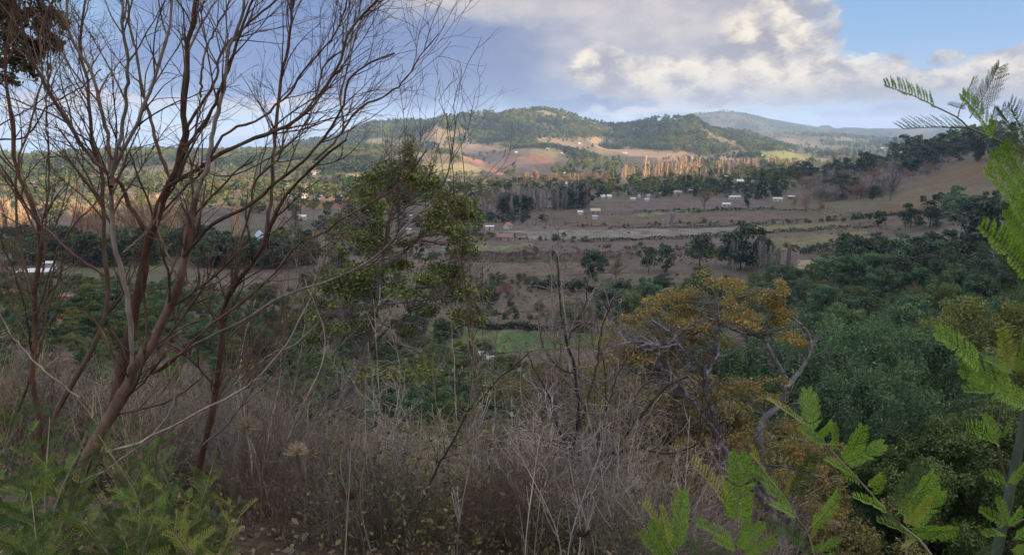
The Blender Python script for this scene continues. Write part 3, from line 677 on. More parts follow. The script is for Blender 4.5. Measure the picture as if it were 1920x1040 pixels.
# poplars
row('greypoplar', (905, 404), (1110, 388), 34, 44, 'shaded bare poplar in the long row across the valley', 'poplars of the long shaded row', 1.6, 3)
row('pine', (935, 402), (990, 396), 8, 34, 'dark pine between the left poplars of the long row', 'dark pines at the left of the poplar row', 1.2)
row('pine', (1040, 391), (1100, 388), 12, 38, 'dark pine between the right poplars of the long row', 'dark pines at the right of the poplar row', 1.0)
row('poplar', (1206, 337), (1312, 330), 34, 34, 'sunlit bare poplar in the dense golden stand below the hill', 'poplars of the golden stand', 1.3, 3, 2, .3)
row('poplar', (1165, 338), (1192, 336), 9, 24, 'sunlit bare poplar in the small stand left of the golden one', 'poplars of the small left stand', 1.5)
row('poplar', (1338, 318), (1425, 315), 26, 19, 'sunlit bare poplar in the thin line below the far hill', 'poplars of the thin far line', 1.6)
row('poplar', (1440, 312), (1500, 322), 16, 20, 'sunlit bare poplar at the foot of the green hill spur', 'poplars below the green spur', 1.8)
row('poplar', (1275, 345), (1400, 338), 16, 24, 'scattered sunlit poplar in front of the golden stand', 'scattered poplars among the village', 1.2, 6, 6)
row('poplar', (968, 356), (1010, 352), 6, 26, 'sunlit poplar left of the brown copse', 'poplars left of the brown copse', 1.4, 3)
row('poplar', (1068, 352), (1085, 352), 4, 24, 'sunlit poplar in front of the brown copse', 'poplars before the brown copse', 1.3)
row('willow', (1030, 345), (1135, 340), 26, 19, 'sunlit brown tree of the copse at the foot of the hill', 'trees of the brown copse', 1.6, 4, 5)
row('poplar', (0, 442), (64, 442), 14, 58, 'sunlit poplar at the left edge of the valley', 'poplars at the left edge', 1.3, 3, 2, .3)
row('poplar', (140, 440), (195, 440), 14, 55, 'sunlit poplar in the orange stand left of centre trunk', 'poplars of the left orange stand', 1.7)
row('poplar', (205, 446), (345, 448), 34, 66, 'sunlit poplar in the large orange stand behind the bare trees', 'poplars of the large orange stand', 1.3, 4, 5, .3)
row('poplar', (443, 462), (452, 462), 3, 78, 'sunlit tall poplar beside the grey dome roof', 'poplars beside the grey dome', 1.2)
row('greypoplar', (1364, 506), (1380, 508), 4, 56, 'thin pale poplar in front of the tall dark clump', 'pale poplars left of the clump', 1.0)
row('greypoplar', (1422, 512), (1484, 516), 11, 54, 'thin pale poplar right of the tall dark clump', 'pale poplars right of the clump', 1.2, 4)
row('greypoplar', (1684, 531), (1704, 520), 2, 46, 'lone thin pale poplar in the wood on the right', 'lone pale poplars on the right', .9, 0, 0)
row('greypoplar', (895, 500), (990, 492), 7, 24, 'small pale poplar at the edge of the brown pasture', 'small pale poplars by the pasture', 1.0, 8)
row('greypoplar', (900, 428), (1010, 424), 12, 14, 'thin grey sapling beside the two small houses', 'saplings beside the houses', 1.5, 4)
# woods and scattered trees seen as groups of look-alikes
def scatter(kinds, poly, n, hpx, label, group, wide=(.9, 1.3), sep=0, ok=None, metres=None):
    """n trees at random over a quadrilateral of ground; kinds = [(kind, weight)...]"""
    c = [hit(*q)[:2] for q in poly]; ks = [k for k, _ in kinds]; wt = np.array([v for _, v in kinds], float); wt /= wt.sum(); done = []; tries = 0
    while len(done) < n and tries < n*30:
        tries += 1; s, r = random.random(), random.random(); r = r**1.35
        p = (c[3]*(1-s)+c[2]*s)*(1-r)+(c[0]*(1-s)+c[1]*s)*r if False else (c[3]*(1-s)+c[2]*s)+((c[0]*(1-s)+c[1]*s)-(c[3]*(1-s)+c[2]*s))*r
        x, y = float(p[0]), float(p[1]); h = metres and random.uniform(*metres) or random.uniform(*hpx)*y/FOC
        if any((x-a)**2+(y-b)**2 < (sep*h)**2 for a, b in done): continue
        done.append((x, y)); kind = ks[int(np.searchsorted(np.cumsum(wt), random.random()))]
        lab = label if isinstance(label, str) else label[kind]
        plant(kind, x, y, h, lab, group+' ('+NAMES[kind].replace('_', ' ')+'s)' if len(kinds) > 1 else group, random.uniform(*wide))
def labs(kinds, where): 
    word = {'acacia': 'blue green feathery tree', 'broadleaf': 'green leafy tree', 'yellow': 'yellow green tree', 'pine': 'dark pine', 'broadpine': 'dark round pine', 'spire': 'dark pointed conifer', 'poplar': 'bare poplar', 'greypoplar': 'grey bare poplar', 'willow': 'bare brown tree', 'redwillow': 'reddish bare tree', 'greytree': 'bare grey tree'}
    return {k: word[k]+' '+where for k, _ in kinds}
def wood_area(kinds, poly, n, hpx, where, **kw): scatter(kinds, poly, n, hpx, labs(kinds, where), 'trees '+where, **kw)
def belt(name, label, areas):
    """trees of a far belt too many and too small to pick apart; one real tree of each kind stands among them"""
    g = np.random.default_rng(len(name)); by = {}
    for kinds, poly, n, hpx in areas:
        P, Z = quad_points(poly, n, g); h = g.uniform(*hpx, n)*P[:, 1]/FOC; w_ = h*g.uniform(.9, 1.4, n); k = g.choice(len(kinds), n, p=np.array([v for _, v in kinds], float)/sum(v for _, v in kinds))
        for q, (kd, _) in enumerate(kinds): by.setdefault(kd, []).append((np.c_[P, Z-.03*h][k == q], np.c_[w_, w_, h][k == q]))
    for kd, v in by.items():
        A = np.vstack([a for a, _ in v]); S = np.vstack([b for _, b in v]); m = max(1, min(4, len(A)-1)); src = []
        for i in range(m): src.append(plant(kd, A[i][0], A[i][1], S[i][2], FIRST_LABEL[kd]+' '+{'far_woods': 'in the far village belt', 'scattered_woods': 'in the shade behind the evergreen crown'}[name], 'single trees in the '+name.replace('_', ' ')+' ('+kd+')', 1.1, lod=0))
        gn_scatter(name, {'w': 'bare brown ', 'g': 'grey bare ', 'y': 'sunlit yellow green ', 'p': 'dark upright ', 'b': 'dark green '}[kd[0]]+label, A[m:], S[m:], src)
FIRST_LABEL = {'yellow': 'yellow green tree', 'broadleaf': 'green leafy tree', 'broadpine': 'dark round pine', 'willow': 'bare brown tree', 'greytree': 'bare grey tree', 'pine': 'dark upright pine'}
# right slope: the ravine wood from the stream up to the hill
wood_area([('acacia', 5), ('broadpine', 2), ('broadleaf', 3), ('willow', 1), ('yellow', .6)], [(1480, 560), (1930, 540), (1930, 700), (1500, 660)], 70, None, 'in the wood filling the right slope', sep=.28, metres=(6, 12))
wood_area([('acacia', 4), ('broadpine', 3), ('broadleaf', 1), ('greytree', 1), ('willow', .6)], [(1520, 500), (1900, 440), (1930, 540), (1490, 560)], 46, None, 'at the upper edge of the right wood', sep=.3, metres=(7, 14))
wood_area([('broadleaf', 3), ('acacia', 2), ('yellow', 1.2), ('willow', .8)], [(1620, 700), (1935, 700), (1935, 940), (1640, 880)], 34, None, 'low on the near right slope', sep=.35, metres=(4, 8))
wood_area([('broadpine', 3), ('pine', 3), ('spire', 2), ('yellow', 1)], [(1480, 334), (1760, 300), (1760, 318), (1500, 344)], 80, (18, 34), 'on the ridge at the right', sep=.16)
wood_area([('broadpine', 4), ('pine', 3)], [(1680, 290), (1905, 262), (1905, 300), (1700, 318)], 60, (28, 46), 'crowning the hill on the right', sep=.16)
wood_area([('greytree', 3), ('willow', 3), ('broadpine', .5)], [(1500, 350), (1680, 322), (1680, 366), (1530, 380)], 130, (22, 38), 'on the bare orchard slope', sep=.12)
wood_area([('broadpine', 1), ('acacia', 1)], [(1770, 390), (1925, 375), (1925, 420), (1790, 410)], 22, (20, 40), 'below the orange grass slope', sep=.2)
wood_area([('pine', 1)], [(1716, 376), (1792, 370), (1792, 374), (1716, 380)], 16, (11, 14), 'in the clipped row under the grass slope', sep=.05)
wood_area([('greytree', 3), ('willow', 3)], [(1640, 318), (1790, 300), (1760, 325), (1650, 350)], 50, (12, 20), 'in rows on the mauve orchard hillside', sep=.1)
wood_area([('greytree', 2), ('willow', 2), ('broadleaf', 3), ('acacia', 3)], [(0, 655), (470, 680), (470, 790), (0, 745)], 60, None, 'along the crest of the near left slope', sep=.3, metres=(2.2, 4.2))
# middle: wood right of the green field and behind the oak
wood_area([('acacia', 4), ('broadleaf', 2), ('broadpine', 1)], [(1130, 560), (1500, 520), (1500, 590), (1120, 600)], 44, None, 'in the green belt behind the orange oak', sep=.3, metres=(6, 10))
wood_area([('acacia', 5), ('broadleaf', 2)], [(1140, 610), (1500, 600), (1490, 700), (1200, 690)], 26, None, 'under the orange oak', sep=.4, metres=(4, 7))
# left: wood between the shed and the evergreen
wood_area([('broadpine', 5), ('broadleaf', 2), ('pine', 2)], [(0, 465), (600, 470), (600, 505), (0, 500)], 80, (40, 62), 'in the dark belt behind the white shed', sep=.22)
wood_area([('broadleaf', 4), ('acacia', 3), ('greytree', 1)], [(0, 560), (560, 570), (560, 690), (0, 640)], 46, None, 'on the left slope below the sheds', sep=.4, metres=(4, 7))
wood_area([('broadleaf', 3), ('acacia', 4)], [(470, 650), (900, 690), (900, 800), (500, 800)], 40, None, 'in the thicket behind the evergreen tree', sep=.35, metres=(4.5, 7.5))
wood_area([('broadpine', 3), ('broadleaf', 2)], [(560, 520), (860, 540), (860, 640), (560, 640)], 30, None, 'between the thicket and the fields', sep=.4, metres=(4, 7))
# village belts, half sunlit, half shaded
belt('far_woods', 'trees crowding round the far village', [
 ([('yellow', 4), ('broadleaf', 3), ('broadpine', 1.5), ('willow', .6)], [(560, 345), (960, 345), (960, 385), (560, 400)], 260, (9, 17)),
 ([('broadleaf', 3), ('yellow', 2), ('broadpine', 2), ('willow', 1.5)], [(960, 335), (1500, 322), (1500, 350), (960, 362)], 220, (8, 15)),
 ([('broadpine', 5), ('broadleaf', 2), ('greytree', 2)], [(1120, 352), (1480, 345), (1480, 366), (1120, 374)], 90, (12, 19)),
 ([('yellow', 3), ('broadleaf', 3), ('willow', 3), ('broadpine', 1.5)], [(0, 345), (560, 350), (560, 400), (0, 425)], 240, (12, 24))])
belt('scattered_woods', 'trees scattered behind the evergreen crown', [
 ([('broadpine', 3), ('greytree', 3), ('pine', 1)], [(540, 410), (900, 408), (900, 450), (540, 462)], 90, (14, 26)),
 ([('broadpine', 1)], [(905, 412), (990, 410), (990, 418), (905, 420)], 16, (14, 18))])
# undergrowth: low bushes filling the gaps, nobody could count them
def bushes(label, areas, kinds, seed, at_px):
    g = np.random.default_rng(seed); src = []
    for q, kd in enumerate(kinds):
        p = hit(*at_px[q][:2]); o = plant(kd, p[0], p[1], 2.2, SRC_LABEL[kd]+' '+at_px[q][2] if len(at_px[q]) > 2 else SRC_LABEL[kd], None, 1.5, lod=2); o.name = 'bush'; src.append(only_mesh(o))
    A, S = [], []
    for poly, n, (h0, h1) in areas:
        P, Z = quad_points(poly, n, g); h = g.uniform(h0, h1, n); w_ = h*g.uniform(1.1, 2.0, n); A.append(np.c_[P, Z-.12*h]); S.append(np.c_[w_, w_, h])
    gn_scatter('undergrowth', label, np.vstack(A), np.vstack(S), src, seed)
SRC_LABEL = {'acacia': 'blue green bush', 'broadleaf': 'green leafy bush', 'yellow': 'yellow green bush', 'willow': 'brown twiggy bush', 'redwillow': 'reddish twiggy bush', 'greytree': 'grey twiggy bush', 'broadpine': 'dark bush'}
bushes('dark green scrub filling the wood on the right slope', [([(1380, 540), (1935, 500), (1935, 660), (1400, 640)], 700, (1.6, 4.0)), ([(1250, 640), (1935, 640), (1935, 900), (1260, 800)], 700, (.9, 2.4)),
 ([(1540, 480), (1935, 430), (1935, 520), (1500, 560)], 330, (1.8, 4.2))], ['acacia', 'broadleaf', 'broadpine'], 21, [(1500, 640, 'at the foot of the right wood'), (1560, 690, 'in the ravine right of the oak'), (1640, 540, 'in the middle of the right wood')])
bushes('green scrub over the left slope below the sheds', [([(0, 520), (560, 540), (560, 680), (0, 660)], 700, (1., 2.8)), ([(420, 600), (900, 640), (1180, 800), (420, 830)], 800, (1., 2.4))], ['broadleaf', 'acacia', 'yellow'], 22,
 [(90, 640, 'at the left under the red bank'), (300, 650, 'on the left slope between the stems'), (640, 700, 'behind the evergreen trunk')])
bushes('brown dry scrub along the valley edge and in the ravine', [([(900, 560), (1500, 540), (1700, 700), (900, 760)], 500, (.7, 1.8)), ([(1240, 700), (1935, 760), (1935, 1030), (1240, 1030)], 800, (.5, 1.5)), ([(0, 640), (900, 700), (1240, 760), (0, 900)], 1300, (.7, 1.8)),
 ([(850, 480), (1500, 470), (1500, 540), (850, 560)], 160, (.6, 1.8)), ([(860, 479), (1180, 474), (1190, 489), (860, 492)], 260, (1.5, 3.6)), ([(1180, 476), (1400, 462), (1440, 478), (1200, 492)], 120, (1.2, 3.)), ([(840, 440), (960, 440), (960, 452), (840, 454)], 90, (1.5, 4.)), ([(860, 535), (1200, 525), (1200, 556), (860, 565)], 150, (1., 3.2)), ([(1540, 400), (1760, 392), (1760, 430), (1560, 440)], 160, (1., 3.))], ['willow', 'greytree', 'redwillow'], 23, [(1150, 700, 'at the valley edge'), (1500, 900, 'in the ravine'), (1010, 600, 'behind the dead shrub')])
bushes('low dark scrub in the ravine', [([(1240, 720), (1935, 700), (1935, 1030), (1240, 1030)], 700, (.4, 1.5)), ([(300, 760), (900, 780), (900, 860), (300, 860)], 160, (.5, 1.2))], ['acacia', 'broadleaf', 'broadpine'], 24, [(1700, 950, 'at the bottom of the ravine'), (1800, 900, 'in the ravine by the tall green stem'), (1400, 820, 'behind the oak trunk')])

# tufts and small bushes along the field edges
g_ = np.random.default_rng(77); A_, S_ = [], []
for (a0, b0, n_, h_) in [((860, 487), (1450, 478), 90, 2.2), ((880, 532), (1190, 540), 70, 2.4), ((1000, 470), (1460, 462), 80, 1.8), ((1450, 420), (1700, 402), 70, 2.4), ((1180, 398), (1450, 392), 60, 2.), ((1380, 478), (1620, 455), 60, 2.4), ((560, 470), (900, 486), 90, 3.), ((900, 592), (1130, 598), 60, 2.2), ((1060, 426), (1400, 418), 50, 1.6), ((860, 440), (1100, 456), 60, 2.5), ((1500, 520), (1300, 470), 60, 2.5)]:
    pa, pb = hit(*a0), hit(*b0)
    for _ in range(n_):
        t = g_.random(); x = pa[0]+(pb[0]-pa[0])*t+g_.normal()*4; y = pa[1]+(pb[1]-pa[1])*t+g_.normal()*5; h = h_*g_.uniform(.4, 1.4); A_.append((x, y, H(x, y)-.1)); S_.append((h*1.2, h*1.2, h))
for _ in range(420):
    px_, py_ = g_.uniform(560, 1700), g_.uniform(400, 620); pp = hit(px_, py_); h = g_.uniform(.3, 1.3); A_.append((pp[0], pp[1], pp[2]-.1)); S_.append((h*1.6, h*1.6, h))
BUSH_SRC = [only_mesh(o) for o in col.objects if o.name.startswith('bush')]
gn_scatter('field_scrub', 'small bushes and tufts along the field edges of the valley floor', A_, S_, BUSH_SRC)

# the forest on the far hills: nobody could count it
def far_forest():
    g = np.random.default_rng(5)
    N = 125000; th_ = np.radians(g.uniform(-38, 36, N)); R_ = np.exp(g.uniform(math.log(800), math.log(6700), N)); x = R_*np.sin(th_); y = R_*np.cos(th_); z = height(x, y)
    m = fbm(x/160, y/260, 4, 45); dens = 1-.95*sstep(.52, .59, m)
    px, py = px_of(x, y, z)
    for (cx, cy_, rx, ry, y0) in [(1080,268,90,9,1900),(1210,288,105,7,1900),(905,281,32,7,1800),(950,292,100,12,1500),(800,283,60,5,1200),(830,318,80,12,1100),(1000,300,70,22,1700),(1475,292,50,9,1700),(690,330,60,6,900),(120,385,120,10,400),(560,350,70,7,600)]:
        r = np.hypot((px-cx)/rx, (py-cy_)/ry); dens = np.where((r < 1) & (y > y0*.9), dens*.06, dens)
    dens *= np.where(z < -55, .10, 1.)*np.where(y < 1500, .42, 1)*(z > -90)
    dens *= np.where((px > 1480) & (y < 1500), 0, 1); dens = np.where(y > 3900, dens*.75, dens)
    keep = (g.random(N) < dens); x, y, z = x[keep], y[keep], z[keep]; n = len(x)
    hgt = g.uniform(7, 16, n)*np.where(y > 2200, 1.2, .85); t = fbm(x/120, y/200, 3, 77)+g.normal(size=n)*.09; k = np.digitize(t, [.44, .56])
    for q, (kd, lab) in enumerate([('pine', 'dark plantation forest on the far hills'), ('broadleaf', 'green plantation forest on the far hills'), ('yellow', 'sunlit yellow green forest on the far hills')]):
        i = k == q; src = []
        P = np.c_[x, y, z-.3][i]; S = np.c_[hgt*.95, hgt*.95, hgt][i]*([1.25, 1.25, 1.] if kd == 'pine' else [1, 1, 1])
        for a in range(4): src.append(plant(kd, P[a][0], P[a][1], S[a][2], FIRST_LABEL[kd]+' in the forest of the far hills', 'single trees on the far hills ('+kd+')', 1.0, lod=0))
        gn_scatter('forest', lab, P[4:], S[4:], src)
far_forest()

# ------------------------------------------------------------------ hedges: dark lines across the fields
def hedge(pts, hpx, label, m=L_DARK, n=900):
    g = np.random.default_rng(len(label)*7+int(pts[0][0])); w3 = smooth_poly([hit(*p) for p in pts], 60); L = np.r_[0, np.cumsum(np.linalg.norm(np.diff(w3, axis=0), axis=1))]
    h = hpx*w3[:, 1].mean()/FOC; s = g.uniform(0, L[-1], n); x = np.interp(s, L, w3[:, 0]); y = np.interp(s, L, w3[:, 1]); hh = h*(.55+.9*vnoise(s/(h*3), s*0, 3))
    o = w3[30]; d = g.normal(size=(n, 3))*[.35, .35, 0]*hh[:, None]; C = np.stack([x, y, height(x, y)+hh*g.random(n)**.7], 1)+d-o
    V, F = leaves(C, h*.55*g.uniform(.6, 1.4, n), g, normal=[0, 0, 1], aspect=.6)
    tag(link('hedge', leafmesh('hedge', [(V, F, tint(n, g))], m), None, o), label, 'hedge')
hedge([(1100, 456), (1250, 450), (1400, 441), (1500, 434), (1640, 427)], 6, 'long dark hedge under the grey stubble field', n=2200)
hedge([(1140, 430), (1300, 428), (1440, 421)], 4, 'thin dark hedge above the grey stubble field', n=1400)
hedge([(1240, 400), (1400, 396), (1560, 392)], 4, 'broken dark hedge below the white sheds', n=1300)
hedge([(836, 479), (900, 478), (960, 480), (1010, 476)], 6, 'dark hedge under the pale green strip', n=900)
hedge([(860, 494), (1000, 494), (1120, 491)], 4, 'thin dark hedge along the top of the brown pasture', n=900)
hedge([(850, 606), (950, 616), (1100, 620)], 12, 'brown and dark hedge behind the green crop field', n=1500)
hedge([(1000, 540), (1100, 548), (1180, 545)], 14, 'dark bushy hedge right of the reddish bush', n=900)
hedge([(1600, 410), (1700, 404), (1780, 408)], 7, 'scrubby hedge line on the brown right slope', n=900)
hedge([(905, 399), (1000, 395), (1100, 390)], 5, 'low hedge at the foot of the shaded poplar row', n=900)
hedge([(1500, 476), (1560, 474)], 8, 'short row of bushes above the tan clearing', n=300)

# ------------------------------------------------------------------ houses and sheds
def plain(name, c, rough=.7, sc=3, var=.25, spec=.3):
    def b(t, out):
        P = objco(t); n = t.noise(P, sc, 5, .65); principled(t, out, t.vmath('SCALE', c, t.ramp(n, .25, .75, 1-var, 1+var*.6, False)), rough, spec, n, .01, .3)
    return mat(name, b)
def metal_mat(name, c, ribs=.35):
    def b(t, out):
        P = objco(t); s = t.new('ShaderNodeSeparateXYZ'); t.l.new(P, s.inputs[0]); r = t.math('SINE', t.math('MULTIPLY', s.outputs[0], 2*pi/ribs)); n = t.noise(P, .9, 5, .7)
        principled(t, out, t.vmath('SCALE', c, t.ramp(n, .25, .75, .72, 1.12, False)), .45, .5, r, .03, .6)
    return mat(name, b)
R_WHITE = metal_mat('white_sheet_roof', (.50, .51, .53)); R_GREY = metal_mat('grey_sheet_roof', (.34, .36, .40)); R_RED = metal_mat('red_roof', (.25, .08, .06)); R_BLUE = metal_mat('blue_grey_roof', (.30, .36, .48))
R_RUST = metal_mat('rusty_roof', (.20, .10, .075)); R_TAN = metal_mat('tan_roof', (.36, .29, .24))
W_WHITE = plain('white_wall', (.42, .41, .38)); W_TAN = plain('tan_wall', (.27, .22, .165)); W_WOOD = plain('timber_wall', (.16, .11, .08)); M_GLASS = plain('dark_glass', (.03, .035, .045), .15, 3, .1, .6)
W_GREY = plain('grey_wall', (.34, .34, .34)); M_DOOR = plain('door_paint', (.12, .08, .06))
def boxv(x0, x1, y0, y1, z0, z1):
    v = np.array([(x, y, z) for z in (z0, z1) for y in (y0, y1) for x in (x0, x1)], float); return v, np.array([(0, 2, 3, 1), (4, 5, 7, 6), (0, 1, 5, 4), (2, 6, 7, 3), (0, 4, 6, 2), (1, 3, 7, 5)])
def flatmesh(name, parts, m): V, F, A = join(parts); return mesh_np(name, V, [F], [m], smooth=False)
def house(px, py, wpx, roof, wall, label, depth=.7, hk=.22, pitch=.28, rot=0., name='house', cat='house', detail=True, group=None, posts=False, Y=None):
    p = hit(px, py) if Y is None else at(px, py, Y)
    W = wpx*(.9 if wpx > 30 else .74)*p[1]/FOC; Dp = W*depth; h = max(2.3, W*hk); rh = Dp*.5*pitch*2
    o = link(name, None, None, (p[0], p[1]+Dp*.4, H(p[0], p[1]+Dp*.4)-.3), rot); tag(o, label, cat, group); w2, d2 = W/2, Dp/2; h += .3
    if posts:
        link('wall', flatmesh('wall', [boxv(-w2*.9, w2*.1, -d2*.8, d2*.9, -.8, h)], wall), o)
        for k in range(4): link('post', flatmesh('post', [boxv(w2*(.3+.2*k)-.08, w2*(.3+.2*k)+.08, -d2*.9, -d2*.9+.16, -.8, h)], W_WHITE), o)
    else:
        V = [(-w2, -d2, -.8), (w2, -d2, -.8), (w2, d2, -.8), (-w2, d2, -.8), (-w2, -d2, h), (w2, -d2, h), (w2, d2, h), (-w2, d2, h), (-w2, 0, h+rh), (w2, 0, h+rh)]
        link('wall', mesh_np('wall', V, [np.array([(0, 1, 5, 4), (2, 3, 7, 6), (1, 2, 6, 5), (3, 0, 4, 7)]), np.array([(4, 8, 7), (5, 6, 9)])], [wall], smooth=False), o)
    e = .35; t = .12; R = []
    for s in (-1, 1):
        a = np.array([(-w2-e, s*(d2+e), h-e*pitch*2*.5), (w2+e, s*(d2+e), h-e*pitch), (w2+e, 0, h+rh), (-w2-e, 0, h+rh)]); a[:, 2] += .06; b = a+[0, 0, t]
        v = np.vstack([a, b]); R.append((v, np.array([(0, 1, 2, 3), (4, 7, 6, 5), (0, 4, 5, 1), (1, 5, 6, 2), (2, 6, 7, 3), (3, 7, 4, 0)])))
    link('roof', flatmesh('roof', R, roof), o)
    if detail and not posts:
        n = max(1, int(W/3.2)); wh = min(1.2, h*.4)
        for k in range(n):
            x = -w2+(k+.5)*W/n
            if k == n//2: link('door', flatmesh('door', [boxv(x-.45, x+.45, -d2-.06, -d2+.02, -.2, 2.1)], M_DOOR), o)
            else: link('window', flatmesh('window', [boxv(x-.6, x+.6, -d2-.05, -d2+.02, .95, .95+wh)], M_GLASS), o)
    return o
house(65, 522, 66, R_WHITE, W_WHITE, 'long white roofed shed with a porch left behind the bare trees', .45, .13, .18, .1, 'shed', 'shed', posts=True)
house(92, 506, 22, R_WHITE, W_GREY, 'short white annexe on the right end of the long shed', .9, .2, .2, .1, 'shed', 'shed', False)
house(130, 572, 34, R_RUST, W_TAN, 'low rusty red roof left of the blue grey one', .6, .16, .2, -.1, detail=False)
house(156, 575, 26, R_BLUE, W_GREY, 'low blue grey roof among the green bushes', .6, .18, .25, -.1, detail=False)
house(200, 572, 30, R_GREY, W_GREY, 'low grey roof half hidden by the pale stem', .6, .16, .2, .1, detail=False)
house(918, 432, 21, R_WHITE, W_GREY, 'small house with a long white roof in the shaded valley', .5, .16, .2, 0)
house(952, 430, 18, R_RED, W_WHITE, 'small white house with a red roof in the valley', .8, .26, .5, .9)
house(948, 452, 34, R_RUST, W_TAN, 'low house with a dull red roof and cream gable', .5, .16, .4, -.25)
house(1116, 402, 24, R_TAN, W_TAN, 'farmhouse with pale pink roof and open porch', .7, .18, .35, .1)
house(1088, 403, 12, R_WHITE, W_WHITE, 'little white hut left of the pink roofed farmhouse', .8, .3, .3, 0, detail=False)
house(1116, 413, 12, R_BLUE, W_WHITE, 'pale blue and white hut below the farmhouse', .8, .28, .2, 0, detail=False)
house(1130, 374, 12, R_WHITE, W_GREY, 'left one of two white pyramid roofs by the poplar row', .8, .15, .5, .3, detail=False)
house(1142, 374, 12, R_WHITE, W_GREY, 'right one of two white pyramid roofs by the poplar row', .8, .15, .5, .3, detail=False)
for px, py, w_, lab in [(1178, 364, 12, 'white roof at the top left of the farm hamlet'), (1187, 377, 12, 'white roof at the lower left of the farm hamlet'), (1200, 372, 8, 'tiny white roof in the middle of the farm hamlet'), (1213, 378, 10, 'small white roof lowest in the farm hamlet'), (1216, 370, 8, 'small pale roof in the farm hamlet'), (1234, 368, 16, 'widest white roof of the farm hamlet'), (1271, 364, 18, 'white shed with openings right of the hamlet'), (1296, 361, 9, 'small white roof alone right of the hamlet'), (1360, 346, 18, 'grey white barn behind the dark trees'), (1392, 344, 26, 'long white barn behind the dark trees'), (1359, 334, 12, 'white roof near the golden poplars'), (1397, 333, 9, 'small white roof further right of the golden poplars'), (1407, 325, 18, 'pale roof below the far line of poplars'), (1445, 326, 8, 'small roof before the brown trees'), (1462, 331, 14, 'pale roof at the edge of the right ridge'), (1428, 293, 7, 'white house on the foot of the green spur')]:
    house(px, py, w_, R_WHITE if 'white' in lab else R_GREY, W_WHITE, lab, .7, .2, .25, random.uniform(-.4, .4), detail=w_ > 15)
house(1378, 374, 28, R_WHITE, W_WHITE, 'low long white roof beside the bluish barn', .4, .1, .2, .1)
house(1417, 370, 12, R_BLUE, W_WHITE, 'white gabled barn with bluish front', .9, .5, .6, 1.2)
house(1362, 388, 20, R_WHITE, W_WHITE, 'white house behind the small dark tree', .5, .28, .3, .1)
house(1459, 377, 22, R_WHITE, W_WHITE, 'white shed, left of the pair on the plain', .5, .2, .2, -.2)
house(1484, 374, 15, R_WHITE, W_WOOD, 'white roofed dark shed, right of the pair on the plain', .6, .25, .2, 0)
house(1515, 341, 24, R_WHITE, W_WHITE, 'long white shed with dark openings on the ridge foot', .4, .16, .15, .05)
house(1598, 363, 23, R_WHITE, W_WHITE, 'white house at the foot of the bare orchard slope', .5, .2, .25, .05)
house(1654, 281, 14, R_WHITE, W_WHITE, 'white house among the ridge trees', .6, .22, .25, .2, detail=False)
house(1418, 437, 10, R_WHITE, W_GREY, 'small white roof right of the tall dark clump', .8, .25, .3, .4, detail=False)
for px, py, w_, lab in [(968, 288, 7, 'white house on the left shoulder of the domed hill'), (1027, 281, 7, 'white house left on top of the domed hill'), (1046, 280, 8, 'white house in the middle of the domed hill top'), (1053, 290, 7, 'white house lower on the domed hill'), (1086, 271, 6, 'white house on the red ridge'), (1172, 289, 10, 'white house on the tan ridge'), (1062, 328, 14, 'pale roofs in front of the copse'), (1083, 331, 16, 'long pale roof in the brown copse'), (1035, 348, 16, 'bluish white roof before the copse'), (1066, 349, 24, 'broad pale roof before the copse'), (845, 342, 14, 'pinkish white house left of the village belt'), (880, 345, 8, 'small white house in the village belt'), (922, 360, 12, 'pale pink roof behind the poplar row'), (556, 374, 34, 'long white roof on the sunlit left side'), (602, 372, 8, 'small white roof right of the long sunlit one'), (590, 328, 26, 'terracotta roofs below the left hill'), (640, 373, 8, 'small white shed by the red earth bank'), (565, 412, 22, 'white roof in the shade left of the evergreen'), (20, 440, 12, 'white hut at the foot of the left poplars'), (770, 412, 8, 'small white roof seen through the evergreen'), (790, 420, 12, 'white roof right of the evergreen trunk gap'), (768, 438, 14, 'pale shed in the shade behind the evergreen')]:
    house(px, py, w_, R_RUST if 'terracotta' in lab else R_TAN if 'pink' in lab else R_WHITE, W_WHITE, lab, .7, .2, .25, random.uniform(-.4, .4), detail=w_ > 15)

# long white tunnel roofs by the green field
for k, (px, py, w_) in enumerate([(912, 667, 32), (922, 675, 20)]):
    p = hit(px, py); W = w_*p[1]/FOC; n = 9; a = np.linspace(0, pi, n); o = link('tunnel', None, None, (p[0], p[1], p[2]-.1), .12)
    tag(o, ['long pale plastic tunnel roof below the green field', 'shorter pale tunnel roof just under the long one'][k], 'greenhouse')
    V = np.array([(x, -cos(t)*1.4, sin(t)*1.2) for x in (-W/2, W/2) for t in a]); i = np.arange(n-1)
    link('cover', mesh_np('cover', V, [np.stack([i, i+1, i+1+n, i+n], -1)], [plain('pale_plastic', (.38, .38, .39), .35, 1.5, .2)]), o)
    for x in (-W/2, W/2): link('end_wall', mesh_np('end_wall', [(x+.02*(1 if x < 0 else -1), -cos(t)*1.36, sin(t)*1.16) for t in a], [np.array([range(n)])], [W_GREY]), o)
